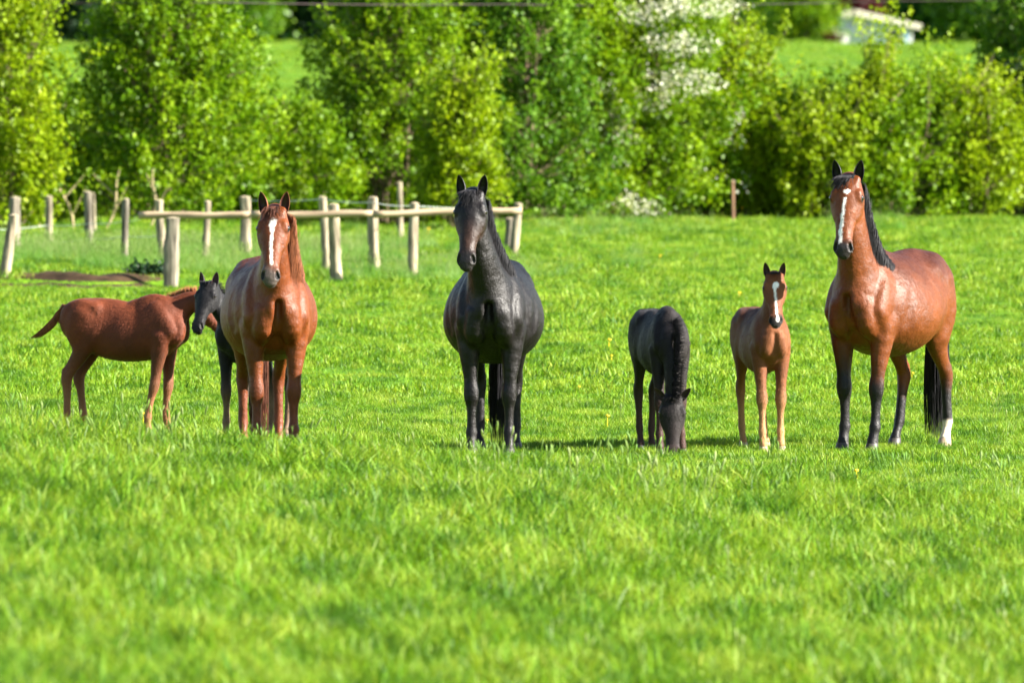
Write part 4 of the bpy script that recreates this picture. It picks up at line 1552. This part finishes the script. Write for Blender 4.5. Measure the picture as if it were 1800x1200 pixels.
def post(px_top, py_top, px_bot, py_bot, wpx, label, seed, mat=None, group='wooden fence posts', split=.8, name='fence_post', dfix=None):
    r = np.random.default_rng(seed)
    y = FPX * (CAM_Z - .02) / py_bot
    for _ in range(6):
        g = float(ground_z(sx(px_bot, y), y))
        y = FPX * (CAM_Z - g) / py_bot
    if dfix:
        y = dfix
        py_bot = FPX * (CAM_Z - float(ground_z(sx(px_bot, y), y))) / y
    B = at(px_bot, py_bot, y)
    Tt = at(px_top, py_top, y)
    g = float(ground_z(B.x, y))
    hgt = Tt.z - g
    lean = Tt.x - B.x
    rad = wpx / FPX * y / 2
    root = empty(name, (B.x, y, g), 0, label, 'post', group)
    n, m = 12, 14
    rs = 1 + (r.random(n) - .5) * .42
    V, F = [], []
    for i in range(m):
        t = i / (m - 1)
        z = -.12 + (hgt + .12) * t
        tt = max(0, z / hgt)
        wob = (math.sin(t * 5 + seed) * .12 + math.sin(t * 11 + seed) * .05) * rad
        q = 1.08 - .14 * t + .05 * math.sin(t * 9 + seed)
        for j in range(n):
            a = j / n * 6.283
            rr = rad * rs[j] * q * (1 + .05 * r.normal()) * (1 + .22 * math.exp(-((t - .3 - .5 * (seed % 7) / 7) / .035) ** 2) * (math.cos(a - seed) > 0))
            V.append((lean * tt + wob + math.cos(a) * rr, math.sin(a) * rr * split, z))
    for i in range(m - 1):
        for j in range(n):
            F.append((i * n + j, i * n + (j + 1) % n, (i + 1) * n + (j + 1) % n, (i + 1) * n + j))
    link('shaft', np_mesh('shaft', V, np.array(F), mat or M_POST, smooth=True), root)
    # slightly slanting sawn top
    V2 = [tuple(np.array(V[(m - 1) * n + j]) + np.array([0, 0, .0])) for j in range(n)]
    c = np.mean(V2, 0) + np.array([0, 0, .012])
    V2.append(tuple(c))
    # the cap is a part of its own and sits on the shaft rim
    F2 = [(j, (j + 1) % n, n) for j in range(n)]
    link('sawn_top', np_mesh('sawn_top', np.array(V2) + np.array([0, 0, .001]), np.array(F2), M_END, smooth=False), root)
    return root, y, rad


POSTS = [
    (25, 347, 28, 441, 19, 'grey post standing behind the leaning post at the left edge', M_POSTG),
    (22, 378, 8, 500, 17, 'pale post leaning to the right at the left edge of the picture', None),
    (85, 345, 86, 432, 12, 'slim dark sided post, third from the left edge', None),
    (154, 337, 156, 446, 13, 'brown front post of the close pair left of the rail end', M_POSTG),
    (164, 340, 165, 416, 8, 'thin pale post right behind the brown post of the close pair', None),
    (222, 350, 218, 463, 12, 'crooked post with a dark lower half just left of the rail end', M_POSTG),
    (279, 352, 286, 464, 13, 'pale post leaning left against the rail beside the thick post', None),
    (302, 383, 301, 500, 25, 'thick short post carrying the left part of the rail', M_POSTG),
    (365, 354, 361, 461, 12, 'slim post behind the rail above the small black foal', None),
    (432, 346, 431, 455, 18, 'straight pale post behind the left ear of the chestnut mare', None),
    (567, 346, 572, 473, 14, 'slim post with dark left side first to the right of the chestnut mare', None),
    (587, 359, 589, 495, 18, 'knotty pale post in front of the rail, second to the right of the chestnut mare', None),
    (655, 347, 658, 481, 18, 'tall straight pale post halfway between the chestnut mare and the black mare', None),
    (728, 357, 727, 489, 17, 'cracked pale post left of the black mare head', None),
    (911, 358, 904, 446, 15, 'pale end post of the rail right of the black mare head', None),
    (896, 384, 893, 440, 14, 'dark short post right beside the end post of the rail', M_POSTG),
    (703, 321, 703, 366, 9, 'thin far post standing above the rail between the chestnut and black mares', None),
    (1288, 318, 1288, 378, 6, 'brown stake standing alone at the hedge foot', None),
]


def fence():
    brown = flat_mat('brown_stake_wood', (0.160, 0.088, 0.048), .85, 9, .3)
    for i, (tx, ty, bx, by, w, lab, mt) in enumerate(POSTS):
        post(tx, ty, bx, by, w, lab, 40 + i, mt or (brown if i == 17 else None), dfix={16: 171.0, 17: 186.0}.get(i))
    # the rail: three poles end to end
    r = np.random.default_rng(2)
    yr = 145.6
    segs = [((243, 379, yr + .3), (440, 378, yr + .1)), ((441, 378, yr + .1), (655, 376, yr)), ((656, 376, yr), (918, 370, yr + .2))]
    root = empty('rail_fence', tuple(at(580, 377, yr)), 0, 'long horizontal round wooden rail fixed across the fence posts', 'rail')
    for k, (a, b) in enumerate(segs):
        A = np.array(at(*a)) - np.array(root.location); B = np.array(at(*b)) - np.array(root.location)
        t = np.linspace(0, 1, 14)[:, None]
        p = A * (1 - t) + B * t
        p[:, 2] += np.sin(t[:, 0] * 7 + k * 2) * .006
        V, F = [], []
        n = 12
        rr0 = .046
        for i in range(14):
            rad = rr0 * (1 + .07 * math.sin(i * 1.3 + k)) 
            for j in range(n):
                an = j / n * 6.283
                V.append((p[i, 0], p[i, 1] + math.cos(an) * rad, p[i, 2] + math.sin(an) * rad))
        for i in range(13):
            for j in range(n):
                F.append((i * n + j, i * n + (j + 1) % n, (i + 1) * n + (j + 1) % n, (i + 1) * n + j))
        V.append(tuple(p[0])); V.append(tuple(p[-1]))
        F3 = [(14 * n, (j + 1) % n, j) for j in range(n)] + [(14 * n + 1, 13 * n + j, 13 * n + (j + 1) % n) for j in range(n)]
        link('pole', np_mesh('pole', V, [np.array(F), np.array(F3)], M_RAIL, smooth=True), root)
    # wires
    def wire(pts, label, rad=.006, name='fence_wire', mat=M_WIRE, cat='wire', group='fence wires'):
        P = [np.array(at(*q)) for q in pts]
        path = []
        for a, b in zip(P[:-1], P[1:]):
            for t in np.linspace(0, 1, 9)[:-1]:
                q = a * (1 - t) + b * t
                q[2] -= .02 * math.sin(t * math.pi)
                path.append(q)
        path.append(P[-1])
        path = np.array(path)
        V, F = tubes(np.array([path]), rad, rad, 5)
        o = link(name, np_mesh(name, V - path[0], F, mat))
        o.location = tuple(path[0])
        tag(o, label, cat, group)
    wire([(-40, 404, 160), (85, 396, 162), (156, 393, 160), (222, 388, 155), (250, 384, 150)], 'upper thin wire running from the left edge to the rail end')
    wire([(-40, 436, 160), (85, 424, 162), (156, 420, 160), (218, 415, 155), (300, 412, 148)], 'lower thin wire crossing the leftmost fence posts')
    wire([(432, 352, 155), (567, 350, 152), (655, 356, 150), (727, 362, 150), (905, 366, 160)], 'thin wire just above the rail between the mares')
    wire([(-2500, -6, 175.4), (-300, 2, 175.4), (400, 5, 175.4), (900, 8, 182), (1150, 8, 187.5), (1500, 4, 203), (4000, -40, 240)], 'dark overhead cable crossing the top of the picture in front of the hedge', .010, 'overhead_cable',
         flat_mat('black_cable', (0.024, 0.012, 0.012), .6, 5, .1), 'cable', None)


fence()


def weeds():
    m = LEAF['deep']
    for i, (px, lab) in enumerate([(246, 'dark low weed clump left of the thick rail post'), (283, 'dark low weed clump right against the thick rail post')]):
        r = np.random.default_rng(90 + i)
        y = 144.6
        x = sx(px, y)
        root = empty('weed_clump', (x, y, float(ground_z(x, y))), 0, lab, 'weeds', 'dark weed clumps by the thick post')
        P = r.normal(0, 1, (420, 3)) * np.array([.09, .07, .05]) + np.array([0, 0, .07])
        P = P[P[:, 2] > 0]
        V, F, C = leaf_cloud(P, .055, r.random(len(P)), r, -.3)
        link('foliage', np_mesh('foliage', V, F, m, C, smooth=False), root)


weeds()
# ================================================================ THE HORSES IN THE FIELD
def stand(px, y):
    x = sx(px, y)
    return (x, y, float(ground_z(x, y)) - .01)


def horses():
    # chestnut mare
    hs = Horse(girth=1.13, head=(.93, -.05, 1.92), yaw=-13, pitch=66, neck_t0=(.8, 0, .62))
    sp = dict(base=(0.1300, 0.0310, 0.0050), back=(0.0700, 0.0165, 0.0050), muzzle=(0.0811, 0.0624, 0.0530), leg=(0.1248, 0.0312, 0.0100), legz={'*': (.30, .75)},
              blaze=[(.065, .150, .004, .002, .024, .026), (.118, .20, .002, .0, .024, .010), (.19, .46, .0, .006, .011, .009)], ear=(0.2028, 0.0546, 0.0156), earin=(0.0390, 0.0156, 0.0117))
    r = build_horse('horse', stand(472, 91.0), R(-90 + 7), 'chestnut mare with a long white blaze facing the camera, a black foal behind her shoulder', 'horse', hs, sp, 'horses and foals in the pasture')
    mane_obj(hs, r, HAIR['chestnut'], 1, ln=.36, n=900, fluff=.017); forelock_obj(hs, r, HAIR['darkred'], ln=.13, n=120, side=-.01); tail_obj(hs, r, HAIR['darkred'], ln=1.36)
    # black mare
    hs = Horse(girth=1.17, head=(.93, -.12, 2.06), yaw=-8, pitch=66, neck_t0=(.8, 0, .62))
    sp = dict(base=(0.0045, 0.0030, 0.0031), back=(0.0038, 0.0029, 0.0030), muzzle=(0.0137, 0.0112, 0.0112), face=(0.0312, 0.0144, 0.0087), ear=(0.0094, 0.0070, 0.0078), earin=(0.0047, 0.0039, 0.0039))
    r = build_horse('horse', stand(868, 90.1), R(-90 - 3), 'black mare standing alone in the middle and facing the camera', 'horse', hs, sp, 'horses and foals in the pasture')
    mane_obj(hs, r, HAIR['black'], 1, ln=.32, n=900); forelock_obj(hs, r, HAIR['black'], ln=.14, n=150, side=-.03); tail_obj(hs, r, HAIR['black'], ln=1.38, spread=.09)
    # bay mare
    hs = Horse(girth=1.15, head=(.88, .06, 2.09), yaw=15, pitch=68, neck_t0=(.75, 0, .66),
               feet={'fl': (.03, -.02), 'fr': (-.02, 0), 'hl': (-.10, .02), 'hr': (.12, -.02)})
    sp = dict(base=(0.1180, 0.0290, 0.0045), back=(0.0600, 0.0150, 0.0050), leg=(0.0075, 0.0062, 0.0069), legz={'fl': (.46, .72), 'fr': (.56, .86), 'hl': (.40, .70), 'hr': (.38, .56)}, socks={'hl': .23},
              muzzle=(0.0187, 0.0150, 0.0150), blaze=[(.085, .125, .010, .006, .020, .020), (.155, .44, .002, -.020, .008, .012), (.44, .52, -.018, -.014, .012, .010)],
              ear=(0.0094, 0.0070, 0.0070), earin=(0.0047, 0.0039, 0.0039))
    r = build_horse('horse', stand(1564, 91.3), R(-90 - 27), 'bay mare with black mane, black legs and one white hind foot, far right', 'horse', hs, sp, 'horses and foals in the pasture')
    mane_obj(hs, r, HAIR['black'], 1, ln=.32, n=900); forelock_obj(hs, r, HAIR['black'], ln=.12, n=160, side=-.07, spread=.03); tail_obj(hs, r, HAIR['black'], ln=1.34, n=800, spread=.10)
    r.scale = (1.035, 1.035, 1.035)
    # chestnut foal, side on
    hs = Horse(foal=True, head=(.65, .05, 1.14), yaw=2, pitch=60, neck_t0=(.95, 0, .25), neck_t1=(.95, 0, .1), feet={'fr': (-.17, 0), 'fl': (-.05, 0), 'hl': (.06, 0), 'hr': (-.04, 0)}, h=.008)
    sp = dict(base=(0.1150, 0.0240, 0.0055), belly=(0.1050, 0.0270, 0.0080), leg=(0.2496, 0.1061, 0.0468), legz={'*': (.25, .80)}, muzzle=(0.0187, 0.0137, 0.0125), ear=(0.2340, 0.0702, 0.0195), earin=(0.0780, 0.0312, 0.0156))
    r = build_horse('foal', stand(221, 94.0), R(-17), 'chestnut foal side on at the far left with its head behind the black foal', 'foal', hs, sp, 'horses and foals in the pasture')
    mane_obj(hs, r, HAIR['foalred'], 1, upright=True, ln=.065, n=500); tail_obj(hs, r, HAIR['foalred'], ln=.26, foal=True, n=320, swing=(-.20, -.02), spread=.09)
    # black foal behind the chestnut mare
    hs = Horse(foal=True, head=(.54, -.15, 1.28), yaw=-2, pitch=60, neck_t0=(.8, -.1, .6), h=.008)
    sp = dict(base=(0.0044, 0.0037, 0.0050), leg=(0.1498, 0.0874, 0.0562), legz={'*': (.30, .70)}, muzzle=(0.0062, 0.0050, 0.0062), ear=(0.0156, 0.0094, 0.0109), earin=(0.0702, 0.0351, 0.0390))
    r = build_horse('foal', stand(448, 92.9), R(-90 - 25), 'small black foal half hidden behind the chestnut mare', 'foal', hs, sp, 'horses and foals in the pasture')
    mane_obj(hs, r, HAIR['black'], 1, upright=True, ln=.06, n=500); tail_obj(hs, r, HAIR['black'], ln=.36, foal=True, n=200); forelock_obj(hs, r, HAIR['black'], ln=.07, n=60)
    # dark grazing foal
    hs = Horse(foal=True, head=(.62, -.04, .45), yaw=-9, pitch=82, headscale=.76, neck_k=(.86, .9), neck_t0=(.75, -.0, -.30), neck_t1=(.10, -.05, -1), feet={'fl': (.02, .01), 'fr': (.06, -.02), 'hl': (0, -.05), 'hr': (-.02, .02)}, h=.008)
    sp = dict(base=(0.0075, 0.0044, 0.0044), back=(0.0062, 0.0037, 0.0044), leg=(0.0374, 0.0156, 0.0112), legz={'*': (.30, .80)}, face=(0.0125, 0.0069, 0.0069), muzzle=(0.0312, 0.0187, 0.0187), ear=(0.0234, 0.0140, 0.0140), earin=(0.0390, 0.0218, 0.0172), earkw=dict(out=1.0, ln=.17))
    r = build_horse('foal', stand(1160, 90.4), R(-90 + 12), 'dark brown foal grazing with its head down in the grass', 'foal', hs, sp, 'horses and foals in the pasture')
    mane_obj(hs, r, HAIR['black'], 1, upright=True, ln=.085, n=1300); tail_obj(hs, r, HAIR['dark'], ln=.36, foal=True, n=200); forelock_obj(hs, r, HAIR['dark'], ln=.06, n=60)
    # bay foal
    hs = Horse(foal=True, head=(.50, .0, 1.40), yaw=-8, pitch=66, neck_t0=(.7, 0, .7), feet={'fl': (0, .0), 'fr': (.06, 0), 'hl': (0, .05), 'hr': (0, .02)}, h=.008)
    sp = dict(base=(0.1498, 0.0487, 0.0150), back=(0.0624, 0.0187, 0.0081), leg=(0.3200, 0.1700, 0.0686), legz={'*': (.20, .75)}, muzzle=(0.0187, 0.0150, 0.0150), face=(0.1685, 0.0499, 0.0162),
              blaze=[(.085, .165, .010, .004, .030, .030), (.14, .20, -.006, -.008, .016, .010), (.19, .50, -.008, .010, .010, .009), (.49, .57, .012, .012, .014, .018)], ear=(0.2028, 0.0624, 0.0234), earin=(0.0390, 0.0195, 0.0156), palehoof=True)
    r = build_horse('foal', stand(1338, 91.0), R(-90 + 11), 'pale legged bay foal with a white star and stripe facing the camera', 'foal', hs, sp, 'horses and foals in the pasture')
    mane_obj(hs, r, HAIR['dark'], 1, upright=True, ln=.06, n=400); tail_obj(hs, r, HAIR['dark'], ln=.36, foal=True, n=200); forelock_obj(hs, r, HAIR['dark'], ln=.05, n=50, up=.05)


horses()
